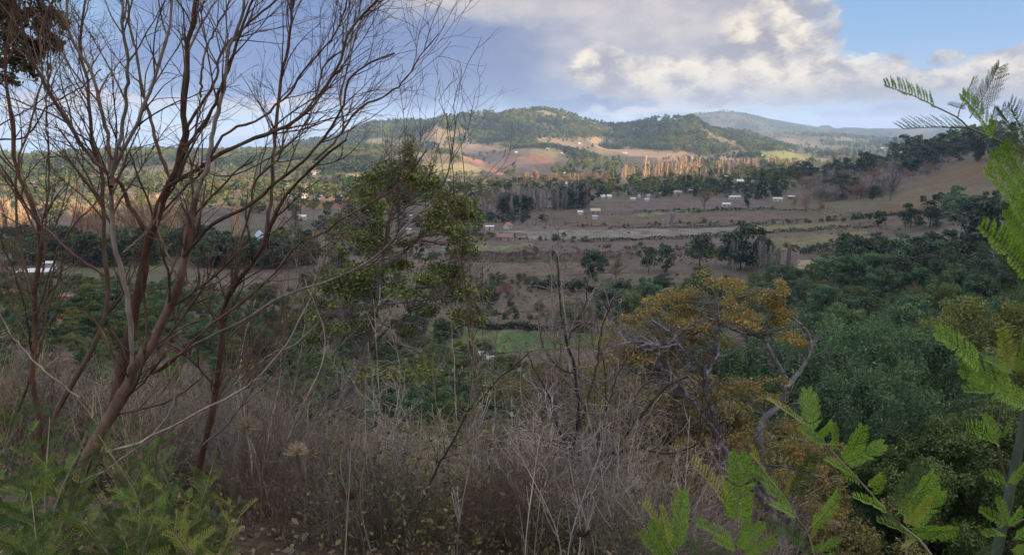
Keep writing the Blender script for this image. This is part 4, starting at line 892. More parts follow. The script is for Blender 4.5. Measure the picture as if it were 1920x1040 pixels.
# grey dome shaped tent roof at the left
p = hit(488, 470); o = link('dome', None, None, (p[0], p[1], p[2]-.2), .2); tag(o, 'blue grey peaked tent roof behind the reddish stem', 'tent')
Wd = 74*p[1]/FOC/2; n = 24; prof = [(1., 0), (.97, .12), (.8, .24), (.55, .36), (.3, .56), (.1, .80), (.0, .86)]
V = np.array([(r*cos(2*pi*k/n)*Wd*(1+.05*(k % 3 == 0)), r*sin(2*pi*k/n)*Wd*.7, z*Wd*1.25) for r, z in prof for k in range(n)]); i = np.arange(n); j = (i+1) % n
link('roof', mesh_np('roof', V, [np.vstack([np.stack([i+a*n, j+a*n, j+(a+1)*n, i+(a+1)*n], -1) for a in range(len(prof)-1)])], [plain('tent_cloth', (.36, .42, .52), .5, .3, .2)]), o)
for k in range(8): link('pole', flatmesh('pole', [boxv(-.12, .12, -.12, .12, -.8, .5)], W_GREY), o, (cos(k*pi/4)*Wd*.97, sin(k*pi/4)*Wd*.68, 0))

# ------------------------------------------------------------------ plants on the near slope
B_RED = bark_mat('red_brown_bark', (.070, .034, .023), (.155, .082, .055), 9, .006)
B_BROWN = bark_mat('brown_bark', (.068, .040, .029), (.142, .092, .068), 12, .004)
B_STEM = bark_mat('pale_stem', (.18, .145, .125), (.33, .28, .25), 14, .003)
B_OAK = bark_mat('lichen_bark', (.07, .066, .068), (.16, .15, .155), 5, .02, (.34, .34, .345))
B_EVER = bark_mat('mottled_bark', (.08, .07, .065), (.18, .16, .15), 6, .015, (.28, .26, .24))
def base_of(px, Y, dy=0):
    r = ray(px, 900); x = r[0]*Y; return np.array([x, Y, H(x, Y)-.12])
def stem_pts(pts, D0, D1, n=26, ground=False, jit=.0, g=None):
    L = np.linspace(0, 1, len(pts)); P = np.array([at(px, py, D0+(D1-D0)*t) for (px, py), t in zip(pts, L)])
    if ground:
        z = H(P[0, 0], P[0, 1])-.1
        if z < P[0, 2]-.05: P = np.vstack([[P[0]+(P[0]-P[1])/max(1e-3, P[1, 2]-P[0, 2])*min(.15, P[0, 2]-z)*[1, 1, 0]*.5+[0, 0, z-P[0, 2]]], P])
    Q = smooth_poly(P, n)
    if g is not None: Q[1:-1] += g.normal(size=(n-2, 3))*jit
    return Q
def rad(wpx0, wpx1, D, n=26, p=1.):
    wpx0, wpx1 = wpx0*.74, wpx1*.76; return (wpx1+(wpx0-wpx1)*(1-np.linspace(0, 1, n))**p)*.5/FOC*D
def make_tree(name, label, stems, twigs, D, bark, cat='tree', seed=1, names='branch', twigbark=None, group=None):
    """stems: (points, width at the foot, width at the tip, depth at foot, depth at tip, reaches the ground, bark)"""
    g = np.random.default_rng(seed); SP, SR = [], []
    for s in stems:
        P = stem_pts(s[0], s[3], s[4], 26, s[5], .0035*D/5, g); SP.append(P); SR.append(rad(s[1], s[2], (s[3]+s[4])/2))
    o0 = SP[0][0]; root = link(name, None, None, o0); tag(root, label, cat, group)
    for k, (P, R, s) in enumerate(zip(SP, SR, stems)):
        R = R*(1+.10*np.sin(np.arange(26)*1.7+k)+g.normal(size=26)*.05)
        V, F = tubes((P-o0)[None], R[None], 8 if s[1] > 8 else 5)
        link('trunk' if s[5] else 'branch', mesh_np('trunk' if s[5] else 'branch', V, [F], [s[6] if len(s) > 6 else bark]), root)
    P, R = np.array(SP), np.array(SR); parts = []; lv = []
    for (n, ang, ln, segs, up, wob, t0, rmin) in twigs:
        P, R = spawn(P, R, n, ang, ln, segs, g, up, wob, t0=t0, rmin=rmin); parts.append(tubes(P-o0, R, 4 if rmin > .003 else 3)+()); lv.append((P, R))
        if len(lv) == 1: P1, R1 = P, R
    tw = woodmesh('twigs', parts, twigbark or bark); to = link('twigs', tw, root); to['kind'] = 'stuff'
    return root, o0, SP, lv
T0 = 4.7
main = [
 ([(108,1045),(124,993),(145,905),(161,865),(188,818),(215,764),(242,717),(252,686),(279,653),(303,606),(323,559),(336,532),(347,478),(353,434),(367,370)], 46, 15, T0, T0-.3, True, B_BROWN),
 ([(215,764),(229,686),(236,653),(249,606),(259,552),(269,498),(279,451),(293,411),(316,350),(330,325),(347,256),(343,219),(347,162),(352,118),(350,84),(362,44),(367,0),(370,-60)], 30, 9, T0, T0+.3, False, B_RED),
 ([(250,690),(246,619),(239,565),(229,511),(215,461),(209,400),(209,350),(207,330),(219,303),(249,249),(269,202),(289,158),(303,101),(320,44),(323,-20)], 15, 6, T0, T0-.4, False, B_STEM),
 ([(209,350),(208,323),(205,269),(192,215),(178,161),(165,125),(130,64),(125,0),(122,-40)], 11, 5, T0-.25, T0+.2, False, B_BROWN),
 ([(207,335),(219,286),(232,219),(237,155),(239,111),(232,67),(229,0),(226,-40)], 11, 6, T0-.25, T0-.5, False, B_STEM),
 ([(320,335),(293,269),(279,209),(266,168),(256,101),(247,67),(239,0)], 9, 5, T0+.2, T0+.5, False),
 ([(323,338),(336,303),(363,256),(397,209),(417,161),(437,108),(458,40),(474,0),(480,-40)], 11, 5, T0+.2, T0-.2, False, B_BROWN),
 ([(343,262),(353,232),(380,192),(407,145),(410,111),(437,71),(471,40),(515,3),(540,-30)], 8, 5, T0+.2, T0+.6, False),
 ([(367,370),(378,340),(390,313),(397,256),(414,188),(424,135),(430,90),(451,40),(458,-10)], 13, 6, T0-.3, T0-.5, False, B_STEM),
 ([(377,182),(377,135),(387,94),(400,61),(431,0),(440,-30)], 6, 4, T0, T0+.3, False),
 ([(316,350),(347,330),(397,299),(437,276),(498,252),(538,236),(572,215),(599,182),(640,111),(655,60),(690,20),(717,-10)], 12, 5, T0+.1, T0-.3, False, B_BROWN),
 ([(390,300),(410,266),(441,239),(478,229),(515,202),(545,172),(572,128),(599,98),(636,50),(650,0)], 7, 4, T0, T0+.4, False, B_RED),
 ([(343,481),(370,451),(404,417),(478,380),(508,350),(538,330),(585,286),(639,209),(655,150),(690,120),(740,100)], 11, 4, T0-.3, T0-.6, False, B_BROWN),
 ([(333,528),(320,491),(303,451),(296,411),(300,380)], 7, 5, T0-.3, T0, False),
 ([(269,431),(266,417),(242,384),(229,350),(202,326),(168,293),(135,242),(101,188),(77,145),(50,84),(28,0),(20,-40)], 12, 6, T0, T0-.3, False, B_BROWN),
 ([(232,474),(269,441),(293,411)], 8, 8, T0-.1, T0, False),
 ([(195,515),(168,498),(128,468),(77,421),(40,370),(10,320),(-30,280)], 8, 4, T0, T0-.3, False),
 ([(199,848),(269,825),(336,791),(394,761),(448,734),(500,690),(540,640),(580,560),(600,480)], 8, 3, T0-.1, T0-.5, False, B_STEM),
 ([(286,700),(336,663),(404,602),(471,552),(515,511),(558,458),(600,440),(660,400),(725,362),(760,330),(800,280)], 9, 3, T0, T0-.8, False, B_RED),
 ([(296,696),(357,653),(471,592),(538,552),(640,518),(712,472),(775,412),(825,357),(845,300),(852,250),(856,225)], 10, 2.5, T0, T0-.6, False, B_STEM),
 ([(640,249),(674,202),(707,188),(744,165),(775,128),(785,108),(822,64)], 6, 2.5, T0-.4, T0-.2, False),
 ([(590,300),(640,249),(640,180),(653,120),(674,50),(717,0)], 6, 3, T0-.4, T0, False),
 ([(150,905),(215,870),(300,800),(330,740)], 5, 3, T0-.2, T0-.5, False, B_STEM),
 ([(345,300),(420,330),(500,300),(560,250),(600,180)], 5, 3, T0, T0-.5, False),
]
tw_main = [(230, (18, 42), (.35, 1.0), 10, .05, .09, .38, .0026), (1050, (20, 46), (.15, .55), 8, .04, .12, .25, .0016), (1700, (20, 50), (.07, .26), 6, .03, .14, .2, .0011)]
make_tree('bare_tree', 'large bare many-stemmed tree with reddish brown trunk leaning right at the left foreground', main, tw_main, T0, B_BROWN, seed=11)
left = [
 ([(57,899),(71,865),(74,825),(71,774),(61,724),(62,686),(67,619),(64,565),(71,508),(74,451),(67,400),(44,350),(25,300),(22,240),(10,150),(15,80),(28,10),(30,-40)], 17, 7, 5.0, 4.8, True, B_RED),
 ([(72,865),(86,831),(98,794),(121,744),(148,697),(161,673),(182,633),(199,579),(205,538),(198,501),(195,451),(192,367),(190,320),(170,250),(165,160),(150,90),(160,0)], 15, 6, 5.0, 5.2, False, B_BROWN),
 ([(66,600),(90,520),(110,470),(140,420),(180,380),(200,340)], 6, 3, 4.9, 4.7, False), ([(64,565),(40,470),(30,400),(35,300),(60,220),(80,130),(75,60),(100,0)], 7, 4, 4.9, 5.2, False),
 ([(30,780),(60,690),(50,600),(30,520),(10,470),(-20,400)], 6, 4, 5., 4.7, False), ([(150,745),(90,700),(30,640),(0,590),(-30,560)], 5, 3, 4.6, 4.4, False, B_STEM), ([(71,508),(88,400),(92,300),(85,200),(95,120),(90,40)], 6, 3, 4.9, 5.3, False),
 ([(0,262),(50,255),(90,200),(150,165),(190,130)], 5, 3, 5.2, 5.0, False), ([(0,235),(60,200),(110,170),(160,150)], 4, 2, 5.3, 5.4, False)]
make_tree('bare_tree', 'slimmer bare tree with a dark red stem left of the large one', left, [(95, (18, 42), (.35, .95), 10, .05, .09, .35, .0026), (480, (20, 46), (.15, .5), 8, .04, .12, .25, .0016), (1000, (20, 55), (.07, .24), 6, .03, .15, .2, .0013)], 5., B_BROWN, seed=12)
third = [
 ([(338,1040),(350,986),(360,932),(373,878),(384,825),(397,774),(407,710),(410,686),(417,636),(414,596),(424,565),(448,522),(485,478),(505,427),(525,380),(552,350),(600,300),(650,262)], 23, 5, 5.4, 5.2, True, B_RED),
 ([(485,478),(500,430),(508,380),(511,320),(518,236),(525,162),(542,81),(548,0),(550,-40)], 10, 6, 5.4, 5.6, False, B_BROWN),
 ([(430,560),(445,500),(450,440),(470,400),(478,340),(520,300),(540,240),(590,190),(610,120),(655,80),(668,20)], 8, 3, 5.4, 5.3, False),
 ([(397,774),(440,720),(500,670),(560,640),(600,600)], 6, 3, 5.4, 5.1, False, B_STEM), ([(380,835),(430,790),(480,720),(520,660),(540,600)], 6, 2.5, 5.3, 5.2, False, B_STEM),
 ([(415,620),(380,560),(350,520),(345,470)], 5, 3, 5.4, 5.6, False)]
make_tree('bare_tree', 'bare tree with a straight red brown trunk rising right of the large one', third, [(85, (18, 42), (.35, .95), 10, .05, .09, .35, .0026), (340, (20, 46), (.15, .5), 8, .04, .12, .25, .0018), (600, (20, 55), (.07, .24), 6, .03, .15, .2, .0014)], 5.4, B_BROWN, seed=13)

S_BRU = [bark_mat('grey_shrub_bark', (.19, .17, .16), (.37, .335, .31), 12, .002), bark_mat('pinkish_shrub_bark', (.21, .165, .155), (.38, .31, .29), 12, .002), bark_mat('straw_shrub_bark', (.18, .15, .11), (.33, .28, .21), 12, .002)]
# pale whippy shrub between the bare trees and the evergreen
def whips(label, base, tops, D, bark, seed, w_=4, tw=(60, 160), ln=(.3, .8), name='dry_shrub', cat='shrub', group=None, up=.02, wob=.16):
    g = np.random.default_rng(seed); st = []
    for (tx, ty, bow) in tops:
        bx = base[0]+g.uniform(-22, 22); by = base[1]; st.append(([(bx, by), (bx+(tx-bx)*.25+bow*.5, by+(ty-by)*.35), (bx+(tx-bx)*.6+bow, by+(ty-by)*.7), (tx, ty)], w_, 1.8, D+g.uniform(-.2, .2), D+g.uniform(-.6, .6), True))
    return make_tree(name, label, st, [(tw[0], (20, 60), ln, 9, up, wob, .25, .0022*D/5), (tw[1], (25, 65), (ln[0]*.4, ln[1]*.45), 7, up, wob+.04, .2, .0015*D/5)], D, bark, cat, seed, group=group)
whips('pale curving whips of a leafless shrub beside the evergreen tree', (500, 960), [(540, 430, 40), (620, 600, 60), (480, 560, -30), (570, 520, 70), (440, 680, -20), (600, 470, 90), (530, 640, 10), (650, 700, 30)], 6.2, B_STEM, 31, 5, (120, 420))
whips('thin grey saplings in front of the green crop field', (700, 1000), [(640, 700, -10), (690, 640, 10), (700, 560, 0), (760, 720, 10), (730, 600, 30)], 8, B_STEM, 32, 4, (50, 140))
whips('thin forked sapling with pale stem before the crop field', (865, 960), [(845, 580, 0), (870, 600, 20), (810, 660, -20), (905, 500, 15), (935, 590, 20), (890, 640, 0)], 8.5, B_STEM, 33, 4, (70, 220))
whips('tall dead grey shrub with a thin crooked tip in the middle', (1085, 1030), [(1032, 372, -10), (1046, 470, 0), (1100, 560, 15), (1130, 520, 40), (1010, 560, -30), (1160, 620, 30), (980, 640, -40), (1075, 600, 5), (1190, 700, 40), (940, 720, -40), (1140, 650, 20)], 9, B_STEM, 34, 7, (190, 800), (.3, .9), wob=.2)
make_tree('dead_shrub', 'dark leafless shrub with thick crooked limbs in the centre, left of the oak', [
 ([(1092,1035),(1100,960),(1122,900),(1150,850),(1180,805),(1215,765),(1250,725),(1290,705)], 15, 5, 8.6, 8.2, True), ([(1092,1000),(1078,930),(1072,860),(1085,780),(1078,700),(1062,640),(1050,560),(1045,480)], 13, 4, 8.6, 8.8, False),
 ([(1085,800),(1105,740),(1120,680),(1128,620),(1150,560)], 9, 3, 8.6, 8.4, False), ([(1078,860),(1045,800),(1030,740),(1000,690),(985,640)], 9, 3, 8.6, 8.9, False), ([(1122,900),(1120,840),(1140,760),(1160,700),(1190,650)], 8, 3, 8.5, 8.2, False),
 ([(1150,850),(1200,840),(1260,850),(1310,830)], 7, 3, 8.5, 8.1, False), ([(1080,930),(1030,890),(990,860),(950,800)], 8, 3, 8.6, 8.3, False), ([(1180,805),(1190,750),(1220,700),(1240,660)], 6, 3, 8.4, 8.5, False), ([(1062,640),(1080,610),(1100,560),(1098,520)], 6, 2.5, 8.8, 8.6, False), ([(1078,700),(1050,690),(1020,650),(1010,600)], 6, 2.5, 8.7, 8.5, False)],
 [(200, (25, 70), (.3, .9), 9, .03, .20, .15, .0040), (700, (25, 70), (.12, .45), 7, .02, .22, .15, .0026), (900, (25, 70), (.06, .22), 5, .02, .2, .2, .0018)], 8.6, B_DARK, 'shrub', 341, twigbark=bark_mat('dead_twig', (.10, .085, .08), (.21, .185, .18), 12, .002))
whips('dark tangled dead bush under the tall grey shrub', (1090, 1010), [(1050, 600, -10), (1120, 610, 20), (1085, 580, 0), (1030, 680, -20), (1150, 680, 20), (1200, 760, 30), (985, 760, -40), (1240, 820, 30)], 9.6, B_BROWN, 35, 9, (220, 1100), (.25, .8), wob=.22)
whips('purplish bramble thicket left of the oak', (1250, 1040), [(1190, 720, -10), (1260, 700, 10), (1320, 700, 20), (1150, 800, -30), (1350, 780, 30), (1230, 760, 0), (1290, 820, 10), (1120, 860, -20)], 11, B_BROWN, 36, 6, (260, 1300), (.4, 1.2), wob=.22)
whips('thin bare shoots in front of the sunlit hills', (880, 760), [(838, 212, -6), (860, 240, 6), (822, 270, -6)], 9.2, B_BROWN, 37, 5, (26, 60), (.3, .8))
for k, (bx, D_, tops, lab) in enumerate([(940, 7.2, [(900, 760, -10), (960, 740, 10), (985, 800, 20), (880, 830, -20), (930, 700, 0)], 'grey twiggy shrub left of the tall dead one'), (1010, 6.4, [(1000, 800, 0), (1050, 820, 10), (970, 840, -10), (1030, 760, 5)], 'low grey shrub before the tall dead one'), (1180, 8.2, [(1160, 740, 0), (1210, 730, 20), (1130, 790, -20), (1240, 780, 20), (1190, 690, 0)], 'tangled grey shrub between the dead one and the oak'),
 (1120, 6.0, [(1100, 850, 0), (1160, 830, 10), (1080, 880, -10), (1190, 870, 20)], 'low tangled shrub at the bottom centre'), (740, 8.0, [(720, 800, 0), (770, 790, 10), (690, 840, -10), (800, 830, 10)], 'grey forked shrub right of the evergreen trunk'), (830, 6.2, [(815, 830, 0), (860, 850, 10), (790, 870, -10), (835, 800, 0)], 'thin grey shrub crossed by the dark sapling'),
 (420, 7.5, [(400, 760, 0), (450, 740, 10), (380, 800, -10), (480, 790, 20)], 'grey shrub right of the straight bare trunk'), (1320, 9.5, [(1300, 840, 0), (1350, 850, 10), (1270, 860, -10), (1380, 880, 10)], 'reddish grey shrub at the foot of the oak')]):
    whips(lab, (bx, 1035), tops, D_, S_BRU[k % 3], 140+k, 6.5, (110, 420), (.25, .8), wob=.2)
diag, o0, SP, lv = make_tree('leafy_sapling', 'dark slanting sapling with a few pale leaves in the brush', [([(752,1000),(785,945),(807,905),(825,867),(845,837),(860,805),(877,770),(900,750),(930,715),(960,690),(990,662)], 9, 3, 5.0, 4.8, True), ([(870,790),(860,730),(870,690)], 4, 2, 4.9, 4.8, False), ([(900,750),(920,760),(960,770)], 3, 2, 4.9, 4.8, False)],
 [(34, (25, 60), (.12, .35), 7, .03, .12, .45, .002)], 5, B_DARK, 'sapling', 41)
L_PALE = leaf_mat('pale_leaves', (.16, .19, .075), (.36, .35, .22), .3); L_EVER = leaf_mat('olive_leaves', (.055, .098, .022), (.29, .33, .09), .2, .35)
L_OAK = leaf_mat('autumn_leaves', (.17, .14, .045), (.38, .27, .09), .3)
g = np.random.default_rng(51); C = lv[0][0][:, 2:].reshape(-1, 3); C = C[g.choice(len(C), 130)]; V, F = leaves(C-o0+g.normal(size=C.shape)*.02, .042*g.uniform(.6, 1.4, 130), g, along=np.array([0, 0, .6]), aspect=.4)
link('leaves', leafmesh('leaves', [(V, F, tint(130, g))], L_PALE), diag)['kind'] = 'stuff'

def blob_leaves(blobs, D, dens, ls, g, spread=1.2, aspect=.5, flat=1., off=None):
    """leaf sprays: each blob (px, py, rx, ry) is a real clump of leaves of its own depth around distance D"""
    Cs, ti, cen = [], [], []
    for (px, py, rx, ry) in blobs:
        Y = D+g.uniform(-spread, spread); c = at(px, py, Y); sx, sz = rx/FOC*Y, ry/FOC*Y; n = int(dens*rx*ry); k = g.integers(3, 6)
        sub = c+g.normal(size=(k*3, 3))*[sx*.48, sx*.48, sz*.48]; j = g.integers(0, len(sub), n); ls_ = 0; d = unit(g.normal(size=(n, 3)))
        Cs.append(sub[j]+d*(g.random(n)**.5)[:, None]*[sx*.58, sx*.58, sz*.58*flat]); ti.append(np.clip(g.random(n)*.55+g.random(len(sub))[j]*.45, 0, 1)); cen.append(sub)
    Cc = np.vstack(Cs); t_ = np.concatenate(ti); V, F = leaves(Cc, ls*g.uniform(.6, 1.35, len(Cc)), g, normal=np.array([0, -.3, .7]), aspect=aspect)
    return (V, F, tint(len(Cc), g, 4, base=t_)), np.vstack(cen)
def feed_twigs(cen, SP, g, r, n=1):
    """twigs running from the nearest limb out into each spray"""
    A = np.vstack(SP); P = []
    for c in cen:
        d = np.linalg.norm(A-c, axis=1)+np.maximum(0, A[:, 2]-c[2])*1.5; a = A[np.argmin(d+g.random(len(A))*.1*d)]; m = a+(c-a)*.5+g.normal(size=3)*.08*np.linalg.norm(c-a)+[0, 0, .05*np.linalg.norm(c-a)]
        P.append(smooth_poly([a, m, c], 8))
    P = np.array(P); L = np.linalg.norm(P[:, -1]-P[:, 0], axis=1); return P, (r*np.clip(L/1.2, .4, 1.6))[:, None]*np.linspace(1, .25, 8)[None]
def leafy_tree(label, stems, twigs, blobs, D, dens, ls, bark, leafm, seed, spread=1.2, leafname='leaves', r=.011):
    root, o0, SP, lv = make_tree('tree', label, stems, twigs, D, bark, seed=seed); g = np.random.default_rng(seed+500)
    part, cen = blob_leaves(blobs, D, dens, ls, g, spread); P, R = feed_twigs(cen, SP, g, r); P2, R2 = spawn(P, R, len(P)*3, (20, 60), (.15*D/13, .5*D/13), 5, g, rmin=.003*D/13)
    link('twigs', woodmesh('twigs', [tubes(P-o0, R, 4), tubes(P2-o0, R2, 3)], bark), root)['kind'] = 'stuff'
    link('foliage', leafmesh('foliage', [(part[0]-np.tile(o0, (1, 1)), part[1], part[2])], leafm), root)['kind'] = 'stuff'
    return root
E = 13.0
ever = [
 ([(600,985),(605,960),(615,910),(625,870),(647,825),(655,790),(665,745),(670,700),(685,660),(697,620),(705,580),(712,542),(712,505),(722,460),(730,410),(745,350),(755,305),(766,268)], 30, 4, E, E, True),
 ([(487,965),(510,917),(535,875),(560,837),(590,797),(625,770),(652,730),(670,690)], 14, 20, E-.6, E, True),
 ([(672,678),(667,660),(662,630),(660,605),(650,587),(635,572),(615,555),(600,520),(610,480)], 15, 4, E, E-.6, False), ([(712,542),(740,532),(762,542),(800,537),(830,528),(870,545),(895,575)], 10, 3, E, E+.6, False),
 ([(690,660),(717,627),(740,602),(770,590)], 9, 4, E, E-.5, False), ([(690,677),(750,680),(787,705),(830,706)], 7, 3, E, E-.8, False), ([(712,645),(750,645),(782,660),(810,690)], 7, 3, E, E+.4, False),
 ([(712,510),(760,470),(800,430),(830,400),(865,385)], 9, 3, E, E+.5, False), ([(720,465),(690,430),(665,400),(650,385)], 7, 3, E, E-.5, False), ([(728,420),(760,390),(790,360),(800,340)], 6, 3, E, E+.3, False),
 ([(735,390),(715,355),(700,335)], 5, 3, E, E-.3, False), ([(705,580),(680,555),(650,545),(625,530)], 7, 3, E, E+.4, False), ([(705,570),(770,565),(830,560),(870,560)], 6, 3, E, E-.4, False)]
eb = [(765,275,12,18),(768,330,22,16),(740,330,24,16),(750,370,30,16),(680,365,26,14),(850,385,30,20),(860,450,30,14),(640,430,24,20),(710,460,30,16),(670,520,34,20),(640,585,34,20),(690,590,24,18),(760,545,30,12),(840,535,36,16),(620,520,30,26),(580,560,22,20),(860,600,26,14),(765,285,14,24),(772,308,28,16),(725,318,32,20),(692,340,28,18),(778,335,26,24),(715,352,44,14),(690,388,36,18),(662,400,22,16),(830,370,40,26),(865,398,36,26),(842,430,44,20),(812,405,26,28),(885,402,18,16),(800,345,28,16),(690,430,36,20),(660,448,26,20),(700,498,40,18),(742,495,34,14),(640,482,28,26),(795,522,28,12),(832,502,40,16),(852,522,32,22),(872,550,32,16),(900,550,20,18),(888,588,22,16),(830,560,36,16),(690,540,32,20),(650,540,32,26),(620,562,28,26),(742,602,28,14),(722,562,26,12),(802,580,32,16),(902,600,12,12),(640,612,24,18),(598,600,28,18),(720,690,56,13),(800,692,46,13),(762,622,28,10),(600,520,30,24),(870,470,26,12),(770,455,24,10),(590,640,26,18),(560,600,24,22)]
leafy_tree('evergreen tree with small olive leaves and mottled forked trunk, left of the crop field', ever, [(120, (20, 60), (.4, 1.2), 9, .03, .12, .25, .006), (500, (25, 60), (.15, .6), 7, .02, .14, .2, .004)], eb, E, 1.05, .062, B_EVER, L_EVER, 61, .9)
O = 20.0
oak = [
 ([(1470,1040),(1452,967),(1436,927),(1428,869),(1426,823),(1423,793),(1439,777),(1465,754),(1475,725),(1469,702),(1449,669),(1436,640),(1422,618),(1400,590),(1380,560)], 34, 5, O, O, True),
 ([(1452,967),(1420,920),(1384,869),(1351,836),(1348,810),(1335,767),(1322,735),(1327,699),(1305,676),(1273,646),(1250,622),(1220,600)], 24, 5, O, O-1., False),
 ([(1475,725),(1498,699),(1514,669),(1521,650),(1512,620),(1480,590)], 14, 5, O, O+.8, False), ([(1350,820),(1331,797),(1318,780),(1290,740),(1260,700)], 14, 5, O-.6, O-1.2, False),
 ([(1327,699),(1345,665),(1350,620),(1345,570)], 8, 4, O-.6, O, False), ([(1436,640),(1415,630),(1380,620),(1340,600)], 7, 3, O, O-.8, False), ([(1425,620),(1450,600),(1465,570)], 6, 3, O, O+.5, False),
 ([(1273,646),(1240,650),(1190,640),(1150,650)], 7, 3, O-.9, O-1.4, False), ([(1430,870),(1500,880),(1540,900)], 8, 4, O, O-1, False), ([(1384,869),(1330,880),(1280,880)], 8, 4, O-.5, O-1.5, False)]
ob = [(1150,620,30,14),(1185,595,26,14),(1205,640,30,16),(1175,655,34,14),(1260,620,36,16),(1290,580,34,16),(1300,610,34,14),(1270,660,34,14),(1380,590,34,14),(1350,532,44,14),(1290,558,42,18),(1240,562,34,14),(1392,566,50,14),(1440,562,34,20),(1466,545,22,16),(1462,598,30,20),(1335,590,46,17),(1275,602,42,17),(1222,592,28,14),(1200,616,34,13),(1160,640,34,14),(1122,652,28,14),(1240,642,42,14),(1300,636,30,10),(1360,642,34,8),(1405,608,34,10),(1472,632,34,11),(1500,642,18,9),(1322,672,28,13),(1190,672,34,14),(1232,684,42,13),(1372,722,26,10),(1420,722,42,10),(1450,745,26,10),(1312,750,18,15),(1342,742,16,13),(1300,855,42,26),(1250,875,42,22),(1400,832,46,18),(1500,850,34,20),(1532,905,32,30),(1350,905,42,20),(1560,965,28,24),(1285,905,46,24),(1485,800,24,14),(1470,900,26,20),(1520,960,30,20),(1180,700,40,14),(1140,680,34,12)]
leafy_tree('autumn oak with thin orange brown foliage and crooked lichen-grey trunks', oak, [(160, (20, 60), (.5, 1.6), 9, .02, .14, .25, .008), (700, (25, 60), (.2, .8), 7, .02, .16, .2, .005)], ob, O, 1.5, .078, B_OAK, L_OAK, 62, 1.4, r=.011)
# dark evergreen whose sprays hang into the top left corner
L_HANG = leaf_mat('dark_sprays', (.022, .034, .012), (.10, .085, .025), .15)
def corner():
    D = 8.; st = [([(-330,900),(-300,600),(-260,300),(-220,60),(-200,-200)], 60, 20, D, D, True), ([(-230,100),(-120,60),(-20,30),(60,20),(110,30)], 12, 3, D, D-.3, False), ([(-250,200),(-120,150),(-20,120),(60,110)], 10, 3, D, D-.2, False), ([(-215,20),(-100,-60),(0,-60),(60,-40)], 10, 3, D, D, False)]
    leafy_tree('dark feathery evergreen hanging into the top left corner', st, [(90, (20, 60), (.3, .8), 8, -.03, .12, .3, .004)], [(30,20,48,30),(80,55,26,26),(95,30,20,26),(20,70,42,26),(60,95,26,20),(16,118,34,18),(46,130,20,14),(20,150,16,10),(118,40,10,12),(-60,60,60,60),(-120,120,60,50),(-160,0,80,60),(60,-30,60,30),(105,85,12,14)], D, .62, .055, B_DARK, L_HANG, 63, .5, r=.010)
corner()
# blue green feathery trees massed at the right of the oak, each its own tree
for px, py_top, py_base, Y, wide, lab in [(1560,640,820,64,1.3,'blue green feathery tree just right of the oak crown'),(1625,618,800,70,1.2,'tallest blue green feathery tree in the mass right of the oak'),(1690,625,810,66,1.2,'blue green feathery tree in the middle of the mass right of the oak'),(1745,650,840,60,1.2,'blue green feathery tree on the right flank of the mass'),(1590,720,900,50,1.2,'lower blue green tree in front of the mass, left'),(1660,705,890,52,1.3,'lower blue green tree in front of the mass, middle'),(1720,740,920,46,1.2,'lower blue green tree in front of the mass, right'),(1640,800,960,42,1.0,'small blue green tree at the edge of the dark ravine'),(1400,640,790,76,1.3,'dark green tree behind the oak trunk'),(1470,650,800,72,1.2,'dark green tree between the oak limbs'),(1520,600,740,95,1.2,'dark tree above the feathery mass'),(1800,600,720,90,1.3,'dark tree right above the feathery mass'),(1830,560,690,80,1.3,'yellow green crowned tree by the right fronds'),(1800,800,960,44,1.3,'dark leafy tree low beside the tall green stem'),(1880,760,930,40,1.3,'dark leafy tree behind the tall green stem'),(1740,800,970,40,1.2,'dark leafy tree in the right ravine')]:
    r = ray(px, py_base); x = r[0]*Y; zt = zratio(py_top)*Y; z0 = H(x, Y); plant('yellow' if 'yellow' in lab else 'broadleaf' if 'leafy' in lab else 'acacia', x, Y, max(3.5, zt-z0), lab, None, wide*.72, lod=3)

for px, py_top, py_base, Y, wide, lab in [(1165,665,800,44,1.4,'russet leaved small tree left of the oak'),(1225,690,830,38,1.4,'russet leaved small tree under the left limbs of the oak'),(1285,720,860,34,1.3,'russet leaved bush below the forked oak limb'),(1510,830,980,30,1.1,'rusty bush right of the oak trunk'),(1100,680,790,52,1.4,'olive brown tree right of the tall dead shrub')]:
    r = ray(px, py_base); x = r[0]*Y; zt = zratio(py_top)*Y; z0 = H(x, Y); plant('russet', x, Y, max(2.2, zt-z0), lab, None, wide*.9, lod=3)
for px, py, hpx, lab in [(1021, 402, 40, 'utility pole with a crossbar before the shaded poplar row'), (1292, 400, 26, 'utility pole on the plain by the bare tree'), (1545, 425, 26, 'utility pole on the right of the plain')]:
    p = hit(px, py); hh = hpx*p[1]/FOC; o = link('utility_pole', None, None, (p[0], p[1], p[2]-.3)); tag(o, label=lab, cat='pole')
    link('post', woodmesh('post', [tubes(np.array([[[0, 0, 0], [0, 0, hh*.5], [0, 0, hh]]]), np.array([[.16, .14, .12]]), 6)], B_PALE), o); link('crossbar', flatmesh('crossbar', [boxv(-1.3, 1.3, -.18, -.12, hh*.93, hh*.93+.14)], B_PALE), o)

